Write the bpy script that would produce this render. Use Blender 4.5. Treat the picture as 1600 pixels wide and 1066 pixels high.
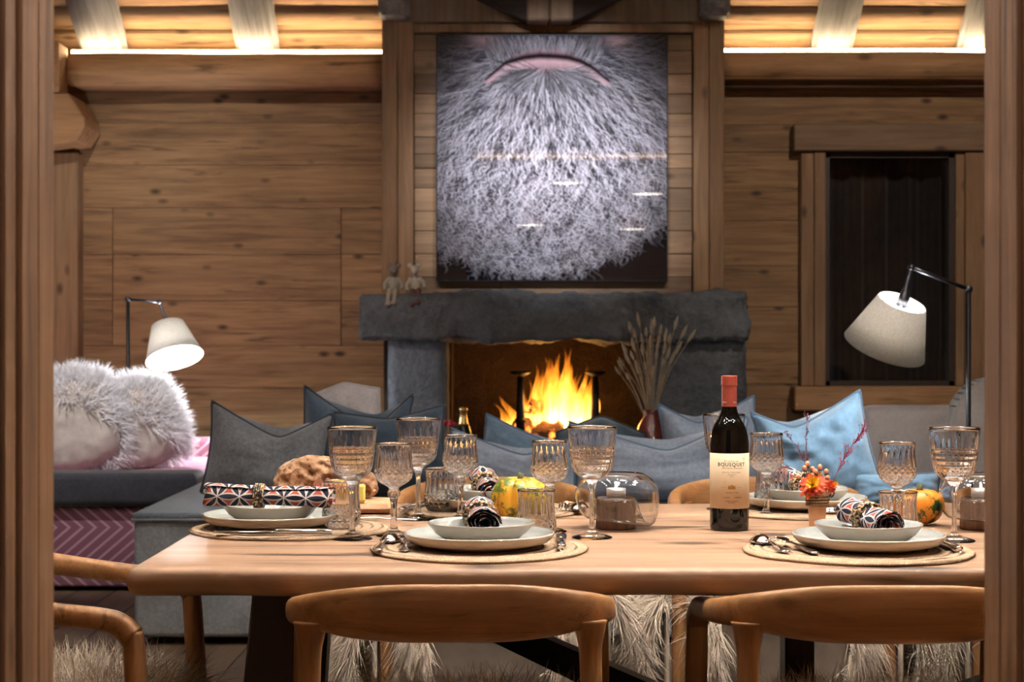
import bpy, bmesh, math, random
import numpy as np
from mathutils import Vector, Matrix, noise as mnoise

random.seed(7)
RNG = np.random.default_rng(7)
for o in list(bpy.data.objects):
    bpy.data.objects.remove(o)
scene = bpy.context.scene
COL = scene.collection
pi = math.pi

# ---------------------------------------------------------------- camera
FPX, CAMZ = 2700.0, 1.116
cam_d = bpy.data.cameras.new('camera')
cam_d.sensor_width = 36.0
cam_d.lens = FPX * 36.0 / 1600.0
cam_d.clip_start = 0.05
cam_d.dof.use_dof = True
cam_d.dof.focus_distance = 3.2
cam_d.dof.aperture_fstop = 10.5
cam = bpy.data.objects.new('camera', cam_d)
COL.objects.link(cam)
cam.location = (0, 0, CAMZ)
cam.rotation_euler = (pi / 2, 0, 0)
scene.camera = cam

# ---------------------------------------------------------------- world, exposure
world = bpy.data.worlds.new('night')
scene.world = world
world.use_nodes = True
bg = world.node_tree.nodes['Background']
bg.inputs[0].default_value = (0.30, 0.36, 0.50, 1)
bg.inputs[1].default_value = 0.02
vs = scene.view_settings
vs.view_transform = 'Standard'
vs.look = 'None'
vs.gamma = 1.0
vs.use_curve_mapping = False
vs.exposure = 1.56
cy = scene.cycles
cy.use_denoising = True
cy.max_bounces = 24
cy.use_adaptive_sampling = True
cy.adaptive_threshold = 0.025
cy.diffuse_bounces = 3
cy.glossy_bounces = 14
cy.transmission_bounces = 20
cy.transparent_max_bounces = 32
cy.caustics_reflective = False
cy.caustics_refractive = True
cy.blur_glossy = 1.0
cy.sample_clamp_indirect = 6.0
cy.sample_clamp_direct = 0.0


def lamp(name, kind, loc, energy, color, radius=0.03, rot=None, spot=None, blend=0.6, size=None, sizey=None):
    d = bpy.data.lights.new(name, kind)
    d.energy = energy
    d.color = color
    if kind in ('POINT', 'SPOT'):
        d.shadow_soft_size = radius
    if kind == 'SPOT':
        d.spot_size = spot
        d.spot_blend = blend
    if kind == 'AREA':
        d.shape = 'RECTANGLE'
        d.size = size
        d.size_y = sizey
    o = bpy.data.objects.new(name, d)
    COL.objects.link(o)
    o.location = loc
    if rot:
        o.rotation_euler = rot
    return o


WARM = (1.0, 0.80, 0.60)
NEUT = (1.0, 0.91, 0.80)
COOL = (0.86, 0.92, 1.0)
PICW = (0.98, 0.97, 1.0)
# ceiling downlights of the place: (x, y, z, watts, aim, colour, cone)
DOWNLIGHTS = []
for _x in (-0.75, -0.25, 0.25, 0.75, 1.25):
    for _y in (2.50, 2.98, 3.40, 3.82):
        DOWNLIGHTS.append((_x, _y, 2.74, 3.9 if _y < 2.6 else 1.8, (_x * 0.9, _y + 0.03, 0.75), NEUT, 105))
SLOPE_SPOTS = [  # on the near roof slope, aimed at the chimney breast, sofa and back wall
    (-0.25, 5.6, 3.70, 165.0, (0.16, 9.4, 2.02), PICW, 25),
    (0.75, 5.6, 3.70, 165.0, (0.28, 9.4, 2.02), PICW, 25),
    (-1.7, 5.6, 3.70, 90.0, (-1.75, 9.8, 1.25), NEUT, 46),
    (2.0, 5.6, 3.70, 70.0, (2.0, 9.8, 1.5), NEUT, 46),
    (-1.35, 5.0, 3.26, 26.0, (-0.95, 6.7, 0.6), PICW, 60),
    (-0.8, 5.0, 3.26, 24.0, (-0.1, 6.7, 0.6), PICW, 60),
    (1.45, 5.0, 3.26, 26.0, (0.7, 6.7, 0.6), PICW, 60),
    (-2.1, 6.0, 3.98, 190.0, (-1.98, 8.3, 0.75), PICW, 34),  # unseen spot added only to whiten the fur cushions
]
for i, (x, y, z, e, aim, c, cone) in enumerate(DOWNLIGHTS + SLOPE_SPOTS):
    d = Vector(aim) - Vector((x, y, z))
    l = lamp('downlight_beam', 'SPOT', (x, y, z), e, c, 0.028, spot=math.radians(cone), blend=0.8)
    l.rotation_euler = d.to_track_quat('-Z', 'Y').to_euler()
    l.location = Vector((x, y, z)) + d.normalized() * 0.02


lamp('hall_fill_glow', 'POINT', (0.0, 1.28, 2.66), 13.0, NEUT, 0.08)  # added fill in the hall, out of view, to lift the jambs


# ---------------------------------------------------------------- object helpers
def link(name, mesh, mat=None, parent=None, loc=None, rot=None):
    o = bpy.data.objects.new(name, mesh)
    COL.objects.link(o)
    if mat is not None and len(mesh.materials) == 0:
        mesh.materials.append(mat)
    if parent is not None:
        o.parent = parent
    if loc is not None:
        o.location = loc
    if rot is not None:
        o.rotation_euler = rot
    return o


def tag(o, label=None, cat=None, group=None, kind=None):
    if label:
        o['label'] = label
    if cat:
        o['category'] = cat
    if group:
        o['group'] = group
    if kind:
        o['kind'] = kind
    return o


def thing(name, label, cat, loc=(0, 0, 0), rot=(0, 0, 0), group=None):
    o = bpy.data.objects.new(name, None)
    o.empty_display_size = 0.05
    COL.objects.link(o)
    o.location = loc
    o.rotation_euler = rot
    return tag(o, label, cat, group)


def dup(root, loc, rotz=None, label=None):
    r = root.copy()
    COL.objects.link(r)
    r.location = loc
    if rotz is not None:
        r.rotation_euler[2] = rotz
    if label:
        r['label'] = label
    for ch in list(root.children):
        c = ch.copy()
        COL.objects.link(c)
        c.parent = r
        for g in list(ch.children):
            d = g.copy()
            COL.objects.link(d)
            d.parent = c
    return r


def mk(verts, faces, smooth=True, name='mesh'):
    m = bpy.data.meshes.new(name)
    m.from_pydata([tuple(v) for v in verts], [], faces)
    m.update()
    if smooth:
        m.polygons.foreach_set('use_smooth', [True] * len(m.polygons))
    return m


def join(parts, smooth=True):
    V, F = [], []
    for v, f in parts:
        b = len(V)
        V += [tuple(p) for p in v]
        F += [tuple(i + b for i in q) for q in f]
    return mk(V, F, smooth)


def ring_faces(nr, n, closed=True, cap0=True, cap1=True, loop=False):
    F = []
    for i in range(nr - 1 + (1 if loop else 0)):
        a, b = i * n, ((i + 1) % nr) * n
        for j in range(n if closed else n - 1):
            k = (j + 1) % n
            F.append((a + j, a + k, b + k, b + j))
    if not loop:
        if cap0:
            F.append(tuple(reversed(range(n))))
        if cap1:
            F.append(tuple(range((nr - 1) * n, nr * n)))
    return F


def lathe(prof, n=32, mod=None, cap0=True, cap1=True):
    V = []
    for i, (r, z) in enumerate(prof):
        for j in range(n):
            t = 2 * pi * j / n
            rr = r if mod is None else mod(r, z, t, i)
            V.append((rr * math.cos(t), rr * math.sin(t), z))
    return V, ring_faces(len(prof), n, True, cap0, cap1)


def tube(pts, rad, n=8, cap=True, flat=1.0):
    pts = [Vector(p) for p in pts]
    if not hasattr(rad, '__len__'):
        rad = [rad] * len(pts)
    V = []
    up = None
    for i, p in enumerate(pts):
        t = (pts[min(i + 1, len(pts) - 1)] - pts[max(i - 1, 0)]).normalized()
        if up is None:
            up = Vector((0, 0, 1)) if abs(t.z) < 0.9 else Vector((1, 0, 0))
        s = t.cross(up)
        if s.length < 1e-6:
            s = t.orthogonal()
        s.normalize()
        up = s.cross(t).normalized()
        for j in range(n):
            a = 2 * pi * j / n
            V.append(p + s * (rad[i] * math.cos(a)) + up * (rad[i] * flat * math.sin(a)))
    return V, ring_faces(len(pts), n, True, cap, cap)


def boxv(x0, x1, y0, y1, z0, z1):
    V = [(x0, y0, z0), (x1, y0, z0), (x1, y1, z0), (x0, y1, z0), (x0, y0, z1), (x1, y0, z1), (x1, y1, z1), (x0, y1, z1)]
    F = [(0, 3, 2, 1), (4, 5, 6, 7), (0, 1, 5, 4), (1, 2, 6, 5), (2, 3, 7, 6), (3, 0, 4, 7)]
    return V, F


def bevel_mesh(V, F, bev, seg=1, smooth=False):
    bm = bmesh.new()
    vs_ = [bm.verts.new(v) for v in V]
    for f in F:
        bm.faces.new([vs_[i] for i in f])
    if bev > 0:
        bmesh.ops.bevel(bm, geom=list(bm.edges), offset=bev, segments=seg, profile=0.6, affect='EDGES')
    m = bpy.data.meshes.new('mesh')
    bm.to_mesh(m)
    bm.free()
    if smooth:
        m.polygons.foreach_set('use_smooth', [True] * len(m.polygons))
    return m


def box(name, x0, x1, y0, y1, z0, z1, mat, parent=None, bev=0.004, seg=1, jit=0.0):
    """box whose origin sits at its own centre (so grain and random colour differ per piece)"""
    cx, cy_, cz = (x0 + x1) / 2, (y0 + y1) / 2, (z0 + z1) / 2
    V, F = boxv(x0 - cx, x1 - cx, y0 - cy_, y1 - cy_, z0 - cz, z1 - cz)
    if jit:
        V = [(a + random.uniform(-jit, jit), b + random.uniform(-jit, jit), c + random.uniform(-jit, jit)) for a, b, c in V]
    m = bevel_mesh(V, F, bev, seg, smooth=(seg > 1))
    return link(name, m, mat, parent, (cx, cy_, cz))


def ico(center, r, sub=2, sx=1, sy=1, sz=1):
    bm = bmesh.new()
    bmesh.ops.create_icosphere(bm, subdivisions=sub, radius=1)
    V = [(center[0] + v.co.x * r * sx, center[1] + v.co.y * r * sy, center[2] + v.co.z * r * sz) for v in bm.verts]
    bm.verts.index_update()
    F = [tuple(v.index for v in f.verts) for f in bm.faces]
    bm.free()
    return V, F


def subdivided_box(x0, x1, y0, y1, z0, z1, step, disp, rad=0.02):
    """rounded, noise-displaced box (rough stone or rough wood)"""
    bm = bmesh.new()
    bmesh.ops.create_cube(bm, size=1)
    sx, sy, sz = x1 - x0, y1 - y0, z1 - z0
    for v in bm.verts:
        v.co = Vector(((x0 + x1) / 2 + v.co.x * sx, (y0 + y1) / 2 + v.co.y * sy, (z0 + z1) / 2 + v.co.z * sz))
    bmesh.ops.bevel(bm, geom=list(bm.edges), offset=rad, segments=2, affect='EDGES')
    for ax, (a, b) in enumerate(((x0, x1), (y0, y1), (z0, z1))):
        n = max(1, int((b - a) / step))
        for k in range(1, n):
            c = a + (b - a) * k / n
            co = [0, 0, 0]
            no = [0, 0, 0]
            co[ax] = c
            no[ax] = 1
            bmesh.ops.bisect_plane(bm, geom=list(bm.verts) + list(bm.edges) + list(bm.faces), plane_co=co, plane_no=no)
    bm.normal_update()
    for v in bm.verts:
        v.co += v.normal * disp(v.co)
    m = bpy.data.meshes.new('mesh')
    bm.to_mesh(m)
    bm.free()
    m.polygons.foreach_set('use_smooth', [True] * len(m.polygons))
    return m


def fur_mesh(bases, normals, length, width, droop=0.5, curl=0.35, segs=4, seed=1, lean=None):
    rng = np.random.default_rng(seed)
    V, F = [], []
    for b, nrm in zip(bases, normals):
        nrm = Vector(nrm) + Vector(rng.normal(0, curl, 3))
        if lean is not None:
            nrm += Vector(lean)
        nrm.normalize()
        L = length * rng.uniform(0.55, 1.25)
        side = nrm.cross(Vector(rng.normal(0, 1, 3)))
        if side.length < 1e-5:
            continue
        side.normalize()
        p = Vector(b)
        d = nrm.copy()
        bend = Vector(rng.normal(0, curl * 0.7, 3))
        k = len(V)
        for s in range(segs + 1):
            w = width * (1 - s / segs) ** 0.7 + width * 0.08
            V.append(tuple(p - side * w * 0.5))
            V.append(tuple(p + side * w * 0.5))
            d = (d + bend * (1.0 / segs) + Vector((0, 0, -droop / segs))).normalized()
            p = p + d * (L / segs)
        for s in range(segs):
            F.append((k + 2 * s, k + 2 * s + 1, k + 2 * s + 3, k + 2 * s + 2))
    return V, F


def at(px, py, Y):
    """point of the room seen at photo pixel (px, py) when it lies at depth Y"""
    return Vector(((px - 800.0) / FPX * Y, Y, CAMZ + (533.0 - py) / FPX * Y))


def X_(px, Y):
    return (px - 800.0) / FPX * Y


def Z_(py, Y):
    return CAMZ + (533.0 - py) / FPX * Y


# ---------------------------------------------------------------- material helpers
class NT:
    def __init__(s, name):
        s.m = bpy.data.materials.new(name)
        s.m.use_nodes = True
        s.t = s.m.node_tree
        s.t.nodes.clear()
        s.out = s.n('ShaderNodeOutputMaterial')

    def n(s, kind, **kw):
        nd = s.t.nodes.new(kind)
        for k, v in kw.items():
            setattr(nd, k, v)
        return nd

    def l(s, a, b):
        s.t.links.new(a, b)

    def val(s, sock, v):
        if hasattr(v, 'is_linked') or isinstance(v, bpy.types.NodeSocket):
            s.l(v, sock)
        else:
            sock.default_value = v

    def math(s, op, a, b=None, c=None):
        nd = s.n('ShaderNodeMath', operation=op)
        s.val(nd.inputs[0], a)
        if b is not None:
            s.val(nd.inputs[1], b)
        if c is not None:
            s.val(nd.inputs[2], c)
        return nd.outputs[0]

    def mix(s, f, a, b, mode='MIX'):
        nd = s.n('ShaderNodeMix', data_type='RGBA', blend_type=mode)
        s.val(nd.inputs[0], f)
        s.val(nd.inputs[6], a)
        s.val(nd.inputs[7], b)
        return nd.outputs[2]

    def ramp(s, fac, stops, interp='LINEAR'):
        nd = s.n('ShaderNodeValToRGB')
        nd.color_ramp.interpolation = interp
        el = nd.color_ramp.elements
        while len(el) < len(stops):
            el.new(0.5)
        for e, (p, c) in zip(el, stops):
            e.position = p
            e.color = c if len(c) == 4 else (*c, 1)
        s.l(fac, nd.inputs[0])
        return nd.outputs[0]

    def noise(s, vec, scale=5, detail=4, rough=0.5, dist=0.0):
        nd = s.n('ShaderNodeTexNoise')
        nd.inputs['Scale'].default_value = scale
        nd.inputs['Detail'].default_value = detail
        nd.inputs['Roughness'].default_value = rough
        nd.inputs['Distortion'].default_value = dist
        if vec is not None:
            s.l(vec, nd.inputs['Vector'])
        return nd.outputs[0]

    def coord(s, scale=(1, 1, 1), kind='Object', rnd=True, loc=(0, 0, 0)):
        tc = s.n('ShaderNodeTexCoord')
        mp = s.n('ShaderNodeMapping')
        mp.inputs['Scale'].default_value = scale
        src = tc.outputs[kind]
        if rnd:
            oi = s.n('ShaderNodeObjectInfo')
            mul = s.math('MULTIPLY', oi.outputs['Random'], 37.0)
            va = s.n('ShaderNodeVectorMath', operation='ADD')
            s.l(src, va.inputs[0])
            s.l(mul, va.inputs[1])
            src = va.outputs[0]
            s.rand = oi.outputs['Random']
        s.l(src, mp.inputs['Vector'])
        mp.inputs['Location'].default_value = loc
        return mp.outputs[0]

    def principled(s, color, rough=0.5, bump=None, bstr=0.3, bdist=0.01, **kw):
        p = s.n('ShaderNodeBsdfPrincipled')
        s.val(p.inputs['Base Color'], color if not isinstance(color, tuple) else (*color[:3], 1))
        s.val(p.inputs['Roughness'], rough)
        for k, v in kw.items():
            s.val(p.inputs[k.replace('_', ' ')], v)
        if bump is not None:
            b = s.n('ShaderNodeBump')
            b.inputs['Strength'].default_value = bstr
            b.inputs['Distance'].default_value = bdist
            s.l(bump, b.inputs['Height'])
            s.l(b.outputs[0], p.inputs['Normal'])
        s.l(p.outputs[0], s.out.inputs[0])
        return p


def srgb(r, g, b):
    def f(c):
        c /= 255.0
        return c / 12.92 if c <= 0.04045 else ((c + 0.055) / 1.055) ** 2.4
    return (f(r), f(g), f(b))


def wood(name, dark, light, axis=0, rough=0.6, var=0.25, knots=0.8, fine=1.0, bstr=0.35, spec=0.4, streak=0.0):
    k = NT(name)
    base = [14.0 * fine] * 3
    base[axis] = 1.1 * fine
    v = k.coord(tuple(base))
    n1 = k.noise(v, 1.6, 5, 0.62, 0.6)
    b2 = [90.0 * fine] * 3
    b2[axis] = 2.2 * fine
    v2 = k.coord(tuple(b2))
    n2 = k.noise(v2, 1.0, 3, 0.6, 0.2)
    f = k.math('ADD', k.math('MULTIPLY', n1, 0.72), k.math('MULTIPLY', n2, 0.28))
    mid = tuple((a + b) / 2 for a, b in zip(dark, light))
    col = k.ramp(f, [(0.28, dark), (0.5, mid), (0.72, light)])
    hgt = f
    if knots > 0:
        b3 = [6.5 * fine] * 3
        b3[axis] = 3.4 * fine
        v3 = k.coord(tuple(b3))
        vo = k.n('ShaderNodeTexVoronoi')
        vo.inputs['Scale'].default_value = 1.0
        k.l(v3, vo.inputs['Vector'])
        kn = k.ramp(vo.outputs['Distance'], [(0.05, (1, 1, 1)), (0.16, (0, 0, 0))])
        kk = k.math('MULTIPLY', kn, knots)
        col = k.mix(kk, col, tuple(c * 0.28 for c in dark) + (1,))
    if streak > 0:
        b4 = [34.0 * fine] * 3
        b4[axis] = 2.4 * fine
        s1 = k.ramp(k.noise(k.coord(tuple(b4), loc=(3, 5, 7)), 1.0, 4, 0.6, 0.8), [(0.55 - 0.04 * (streak > 0.95), (0, 0, 0)), (0.66 - 0.04 * (streak > 0.95), (1, 1, 1))])
        b5 = [6.0] * 3
        b5[axis] = 2.2
        s2 = k.ramp(k.noise(k.coord(tuple(b5), loc=(1, 2, 3)), 1.0, 2, 0.5), [(0.46 - 0.05 * (streak > 0.95), (0, 0, 0)), (0.60 - 0.05 * (streak > 0.95), (1, 1, 1))])
        col = k.mix(k.math('MULTIPLY', k.math('MULTIPLY', s1, s2), streak), col, tuple(c * 0.22 for c in dark) + (1,))
    sc = k.math('ADD', k.math('MULTIPLY', k.rand, var), 1.0 - var * 0.55)
    hsv = k.n('ShaderNodeHueSaturation')
    k.l(col, hsv.inputs['Color'])
    k.l(sc, hsv.inputs['Value'])
    rr = k.math('ADD', k.math('MULTIPLY', n2, 0.25), rough - 0.12)
    k.principled(hsv.outputs[0], rr, hgt, bstr, 0.004, Specular_IOR_Level=spec)
    return k.m


def plain(name, color, rough=0.5, metallic=0.0, nscale=0, namp=0.15, bstr=0.2, bdist=0.002, **kw):
    k = NT(name)
    v = k.coord((1, 1, 1))
    sc = nscale or 30
    n = k.noise(v, sc, 4, 0.6)
    a = tuple(c * (1 - namp) for c in color)
    b = tuple(min(1, c * (1 + namp)) for c in color)
    col = k.ramp(n, [(0.3, a), (0.7, b)])
    k.principled(col, rough, n if bstr > 0 else None, bstr, bdist, Metallic=metallic, **kw)
    return k.m


def fabric(name, color, weave=420, amp=0.18, sheen=0.3, blotch=0.25):
    k = NT(name)
    v = k.coord((1, 1, 1))
    n1 = k.noise(v, weave, 2, 0.7)
    n2 = k.noise(v, 9, 4, 0.6)
    n3 = k.noise(v, 70, 3, 0.6)
    f = k.math('ADD', k.math('ADD', k.math('MULTIPLY', n1, 0.4), k.math('MULTIPLY', n2, blotch)), k.math('MULTIPLY', n3, 0.35))
    lo = tuple(c * (1 - 2.2 * amp) for c in color)
    hi = tuple(min(1, c * (1 + 2.2 * amp)) for c in color)
    col = k.ramp(f, [(0.35, lo), (0.65, hi)])
    k.principled(col, 0.9, n1, 0.35, 0.0015, Sheen_Weight=sheen, Specular_IOR_Level=0.2)
    return k.m


def emit(name, color, strength):
    k = NT(name)
    e = k.n('ShaderNodeEmission')
    e.inputs[0].default_value = (*color, 1)
    e.inputs[1].default_value = strength
    k.l(e.outputs[0], k.out.inputs[0])
    return k.m


def glass(name, clear=0.45, color=(1, 1, 1), ior=1.5, rough=0.0):
    k = NT(name)
    g = k.n('ShaderNodeBsdfGlass')
    g.inputs['Color'].default_value = (*color, 1)
    g.inputs['IOR'].default_value = ior
    g.inputs['Roughness'].default_value = rough
    t = k.n('ShaderNodeBsdfTransparent')
    t.inputs[0].default_value = (*color, 1)
    m = k.n('ShaderNodeMixShader')
    m.inputs[0].default_value = clear
    k.l(g.outputs[0], m.inputs[1])
    k.l(t.outputs[0], m.inputs[2])
    k.l(m.outputs[0], k.out.inputs[0])
    return k.m


def thin_glass(name, tint=(1, 1, 1), ior=1.5):
    """thin pane: see-through, with Fresnel reflection"""
    k = NT(name)
    g = k.n('ShaderNodeBsdfGlossy')
    g.inputs['Roughness'].default_value = 0.02
    t = k.n('ShaderNodeBsdfTransparent')
    t.inputs[0].default_value = (*tint, 1)
    fr = k.n('ShaderNodeFresnel')
    fr.inputs[0].default_value = ior
    m = k.n('ShaderNodeMixShader')
    k.l(fr.outputs[0], m.inputs[0])
    k.l(t.outputs[0], m.inputs[1])
    k.l(g.outputs[0], m.inputs[2])
    k.l(m.outputs[0], k.out.inputs[0])
    return k.m


W_WALL = wood('wall_board_wood', (0.120, 0.062, 0.026), (0.395, 0.228, 0.105), 0, 0.7, 0.30, 0.95, 1.1, 0.45, 0.4, 0.6)
W_OLD = wood('reclaimed_plank_wood', (0.13, 0.078, 0.045), (0.34, 0.215, 0.125), 0, 0.75, 0.75, 0.8, 1.0, 0.5)
W_POSTV = wood('post_wood', (0.145, 0.082, 0.040), (0.32, 0.19, 0.10), 2, 0.7, 0.25, 0.8, 1.0)
W_BEAM = wood('beam_wood', (0.26, 0.130, 0.055), (0.55, 0.315, 0.15), 0, 0.7, 0.2, 0.9, 0.8, 0.5, 0.4, 0.7)
W_CEIL = wood('ceiling_board_wood', (0.17, 0.085, 0.036), (0.42, 0.26, 0.14), 0, 0.7, 0.45, 0.8, 0.9, 0.6, 0.4, 0.9)
W_RAFT = wood('limewashed_rafter_wood', (0.10, 0.098, 0.098), (0.34, 0.33, 0.325), 1, 0.8, 0.2, 0.5, 0.8, 0.5)
W_PALE = wood('pale_bounce_ceiling_wood', (0.26, 0.235, 0.20), (0.44, 0.41, 0.36), 0, 0.7, 0.15, 0.4, 0.8)
W_BRACE = wood('dark_brace_wood', (0.010, 0.007, 0.005), (0.030, 0.020, 0.013), 0, 0.8, 0.2, 0.0, 1.0)
W_TRUSS = wood('truss_wood', (0.11, 0.072, 0.045), (0.25, 0.175, 0.115), 2, 0.75, 0.2, 0.4, 0.8, 0.4)
W_FLOOR = wood('floor_plank_wood', (0.055, 0.033, 0.020), (0.13, 0.083, 0.050), 1, 0.5, 0.35, 0.5, 1.0)
W_JAMB = wood('door_jamb_wood', (0.115, 0.048, 0.020), (0.44, 0.225, 0.108), 2, 0.65, 0.3, 0.8, 1.5, 0.35, 0.4, 0.9)
W_TABLE = wood('oak_table_wood', (0.22, 0.122, 0.074), (0.53, 0.335, 0.218), 0, 0.5, 0.12, 0.95, 0.75, 0.25, 0.4, 1.0)
W_CHAIR = wood('teak_chair_wood', (0.21, 0.090, 0.033), (0.47, 0.235, 0.095), 0, 0.42, 0.15, 0.5, 1.7, 0.1, 0.4, 0.6)
W_CHAIRV = wood('teak_leg_wood', (0.21, 0.090, 0.033), (0.47, 0.235, 0.095), 2, 0.42, 0.15, 0.0, 1.7, 0.1)
W_DARK = wood('dark_leg_wood', (0.020, 0.012, 0.009), (0.050, 0.030, 0.021), 2, 0.45, 0.2, 0.0, 2.0, 0.3)
BLACK = plain('black_iron', (0.012, 0.012, 0.013), 0.5, 0.6, 60, 0.3)
GAP = plain('dark_backing', (0.035, 0.022, 0.014), 0.9)

# ================================================================ STRUCTURE
def struct(name, mesh, mat, loc=None):
    o = link(name, mesh, mat, None, loc)
    o['kind'] = 'structure'
    return o


YW = 9.80          # back wall face
YB = 9.40          # chimney breast face
XL, XR = -2.78, 3.25

# floor of planks running away from the doorway
floor = struct('floor', bevel_mesh(*boxv(XL, XR, -1.6, YW + 0.1, -0.12, -0.03), 0), GAP)
tag(floor, 'dark brown plank floor under the sofa and chairs')
x = XL
while x < XR - 0.05:
    w = random.choice((0.17, 0.21, 0.25))
    x1 = min(x + w, XR)
    box('plank', x + 0.002, x1 - 0.002, -1.6, YW, -0.03, 0.0, W_FLOOR, floor, 0.003)
    x = x1

# ---- back wall: a dark backing with a window hole, faced with horizontal boards
WX0, WX1 = X_(1290, 9.72), X_(1494, 9.72)
WZ0, WZ1 = Z_(604, 9.72), Z_(237, 9.72)
FBX0, FBX1, FBZ0, FBZ1 = -0.36, 0.80, 0.45, 1.16          # firebox opening
wb = join([boxv(XL - 0.1, -0.70, YW + 0.03, YW + 0.25, 0, 2.95), boxv(1.14, WX0, YW + 0.03, YW + 0.25, 0, 2.95),
           boxv(WX1, XR + 0.1, YW + 0.03, YW + 0.25, 0, 2.95), boxv(WX0, WX1, YW + 0.03, YW + 0.25, 0, WZ0),
           boxv(WX0, WX1, YW + 0.03, YW + 0.25, WZ1, 2.95), boxv(-0.70, 1.14, YW + 0.13, YW + 0.25, 0, 3.6)], False)
wall_back = struct('wall_back', wb, GAP)
tag(wall_back, 'brown horizontal board wall behind the sofa')


def boards(parent, x0, x1, zs, y, mat, th=0.03, splits=()):
    for i in range(len(zs) - 1):
        z0, z1 = zs[i], zs[i + 1]
        cuts = [x0] + [c for (k, c) in splits if k == i] + [x1]
        for a, b in zip(cuts[:-1], cuts[1:]):
            d = random.uniform(-0.003, 0.003)
            box('board', a + 0.0015, b - 0.0015, y + d, y + th + d, z0 + 0.0006, z1 - 0.0006, mat, parent, 0.0018)


zl = [0.0, 0.22, 0.42] + [Z_(p, YW) for p in (672, 606, 540, 470, 398, 325, 258, 192, 120)] + [2.72]
doorcuts = [(k, X_(176, YW)) for k in (5, 6, 7)] + [(k, X_(533, YW)) for k in (5, 6, 7)]
boards(wall_back, XL, -0.69, zl, YW, W_WALL, 0.03, doorcuts)
zr = [0.0, 0.2, 0.42, 0.62] + [Z_(p, YW) for p in (600, 545, 480, 415, 345, 295, 238)]
boards(wall_back, 1.13, WX0 - 0.02, zr, YW, W_WALL)
boards(wall_back, WX0 - 0.02, XR, [0.0, 0.22, 0.44, WZ0 - 0.02], YW, W_WALL)
boards(wall_back, WX1 + 0.02, XR, zr[3:], YW, W_WALL)
boards(wall_back, 1.13, XR, [Z_(238, YW), Z_(195, YW), Z_(150, YW), 2.72], YW, W_WALL)

# ---- side walls
wall_left = struct('wall_left', bevel_mesh(*boxv(XL - 0.15, XL - 0.03, 1.7, YW + 0.1, 0, 5.0), 0), GAP)
tag(wall_left, 'brown board side wall left of the fur cushions')
z = 0.0
while z < 4.9:
    box('board', XL - 0.03, XL, 1.7, YW, z + 0.002, z + 0.258, W_WALL, wall_left, 0.003)
    z += 0.26
wall_right = struct('wall_right', bevel_mesh(*boxv(XR + 0.03, XR + 0.15, 1.7, YW + 0.1, 0, 5.0), 0), GAP)
tag(wall_right, 'brown board side wall on the right')
z = 0.0
while z < 4.9:
    box('board', XR, XR + 0.03, 1.7, YW, z + 0.002, z + 0.258, W_WALL, wall_right, 0.003)
    z += 0.26

# corner post and corbel at the left
t1 = struct('trim_1', bevel_mesh(*boxv(-2.60, -2.43, 9.66, YW, 0, Z_(238, 9.66)), 0.008), W_POSTV)
tag(t1, 'vertical wooden corner post at the left end of the wall')
t2m = []
zt = Z_(150, 9.55)
prof = [(-2.75, zt), (X_(112, 9.5), zt), (X_(136, 9.5), Z_(185, 9.5)), (X_(138, 9.5), Z_(200, 9.5)), (X_(124, 9.5), Z_(222, 9.5)), (-2.75, Z_(240, 9.5))]
V = [(a, 9.42, b) for a, b in prof] + [(a, 9.78, b) for a, b in prof]
n = len(prof)
F = [tuple(range(n)), tuple(reversed(range(n, 2 * n)))] + [(i + n, (i + 1) % n + n, (i + 1) % n, i) for i in range(n)]
t2 = struct('trim_2', bevel_mesh(V, F, 0.006), W_BEAM)
tag(t2, 'rounded timber corbel jutting from the left corner')
t2b = struct('trim_3', bevel_mesh(*boxv(-2.76, X_(99, 9.5), 9.40, 9.6, zt - 0.0, Z_(70, 9.5)), 0.006), W_BEAM)
tag(t2b, 'short upright timber in the left corner below the rafters')

# ---- wall-top beams carrying the light strips
bl = struct('trim_4', subdivided_box(-2.46, -0.70, 9.55, YW, Z_(133, 9.55), Z_(83, 9.55), 0.09, lambda p: 0.006 * mnoise.noise(Vector((p.x * 2, p.y * 9, p.z * 12))), 0.012), W_BEAM)
tag(bl, 'long squared timber beam under the lit ceiling left of the picture')
br = struct('trim_5', subdivided_box(1.14, XR, 9.55, YW, Z_(122, 9.55), Z_(81, 9.55), 0.09, lambda p: 0.008 * mnoise.noise(Vector((p.x * 2, p.y * 9 + 4, p.z * 12))), 0.012), W_BEAM)
tag(br, 'long squared timber beam under the lit ceiling above the window')
br2 = struct('trim_6', bevel_mesh(*boxv(1.14, XR, 9.66, YW + 0.02, Z_(136, 9.66), Z_(123, 9.66)), 0.004), W_OLD)
tag(br2, 'dark narrow batten below the beam over the window')

# LED strips lying on the beams
LED = emit('warm_led', (1.0, 0.74, 0.44), 12.0)
for nm, x0, x1, zz, lb in (('led_strip', -2.45, -0.72, Z_(83, 9.55), 'glowing warm light strip on the beam left of the chimney'),
                           ('led_strip', 1.16, 2.72, Z_(81, 9.55), 'glowing warm light strip on the beam above the window')):
    o = link(nm, bevel_mesh(*boxv(x0, x1, 9.60, 9.65, 0, 0.022), 0.004), LED, None, (0, 0, zz + 0.004))
    tag(o, lb, 'light strip')

# ---- sloped ceilings (rise toward the ridge at Y = 7), boards stepping like weatherboarding
SL = 0.70
ang = math.atan(SL)


def slope_z(Y, z0=2.84, y0=9.72):
    return z0 + (y0 - Y) * SL


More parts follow.
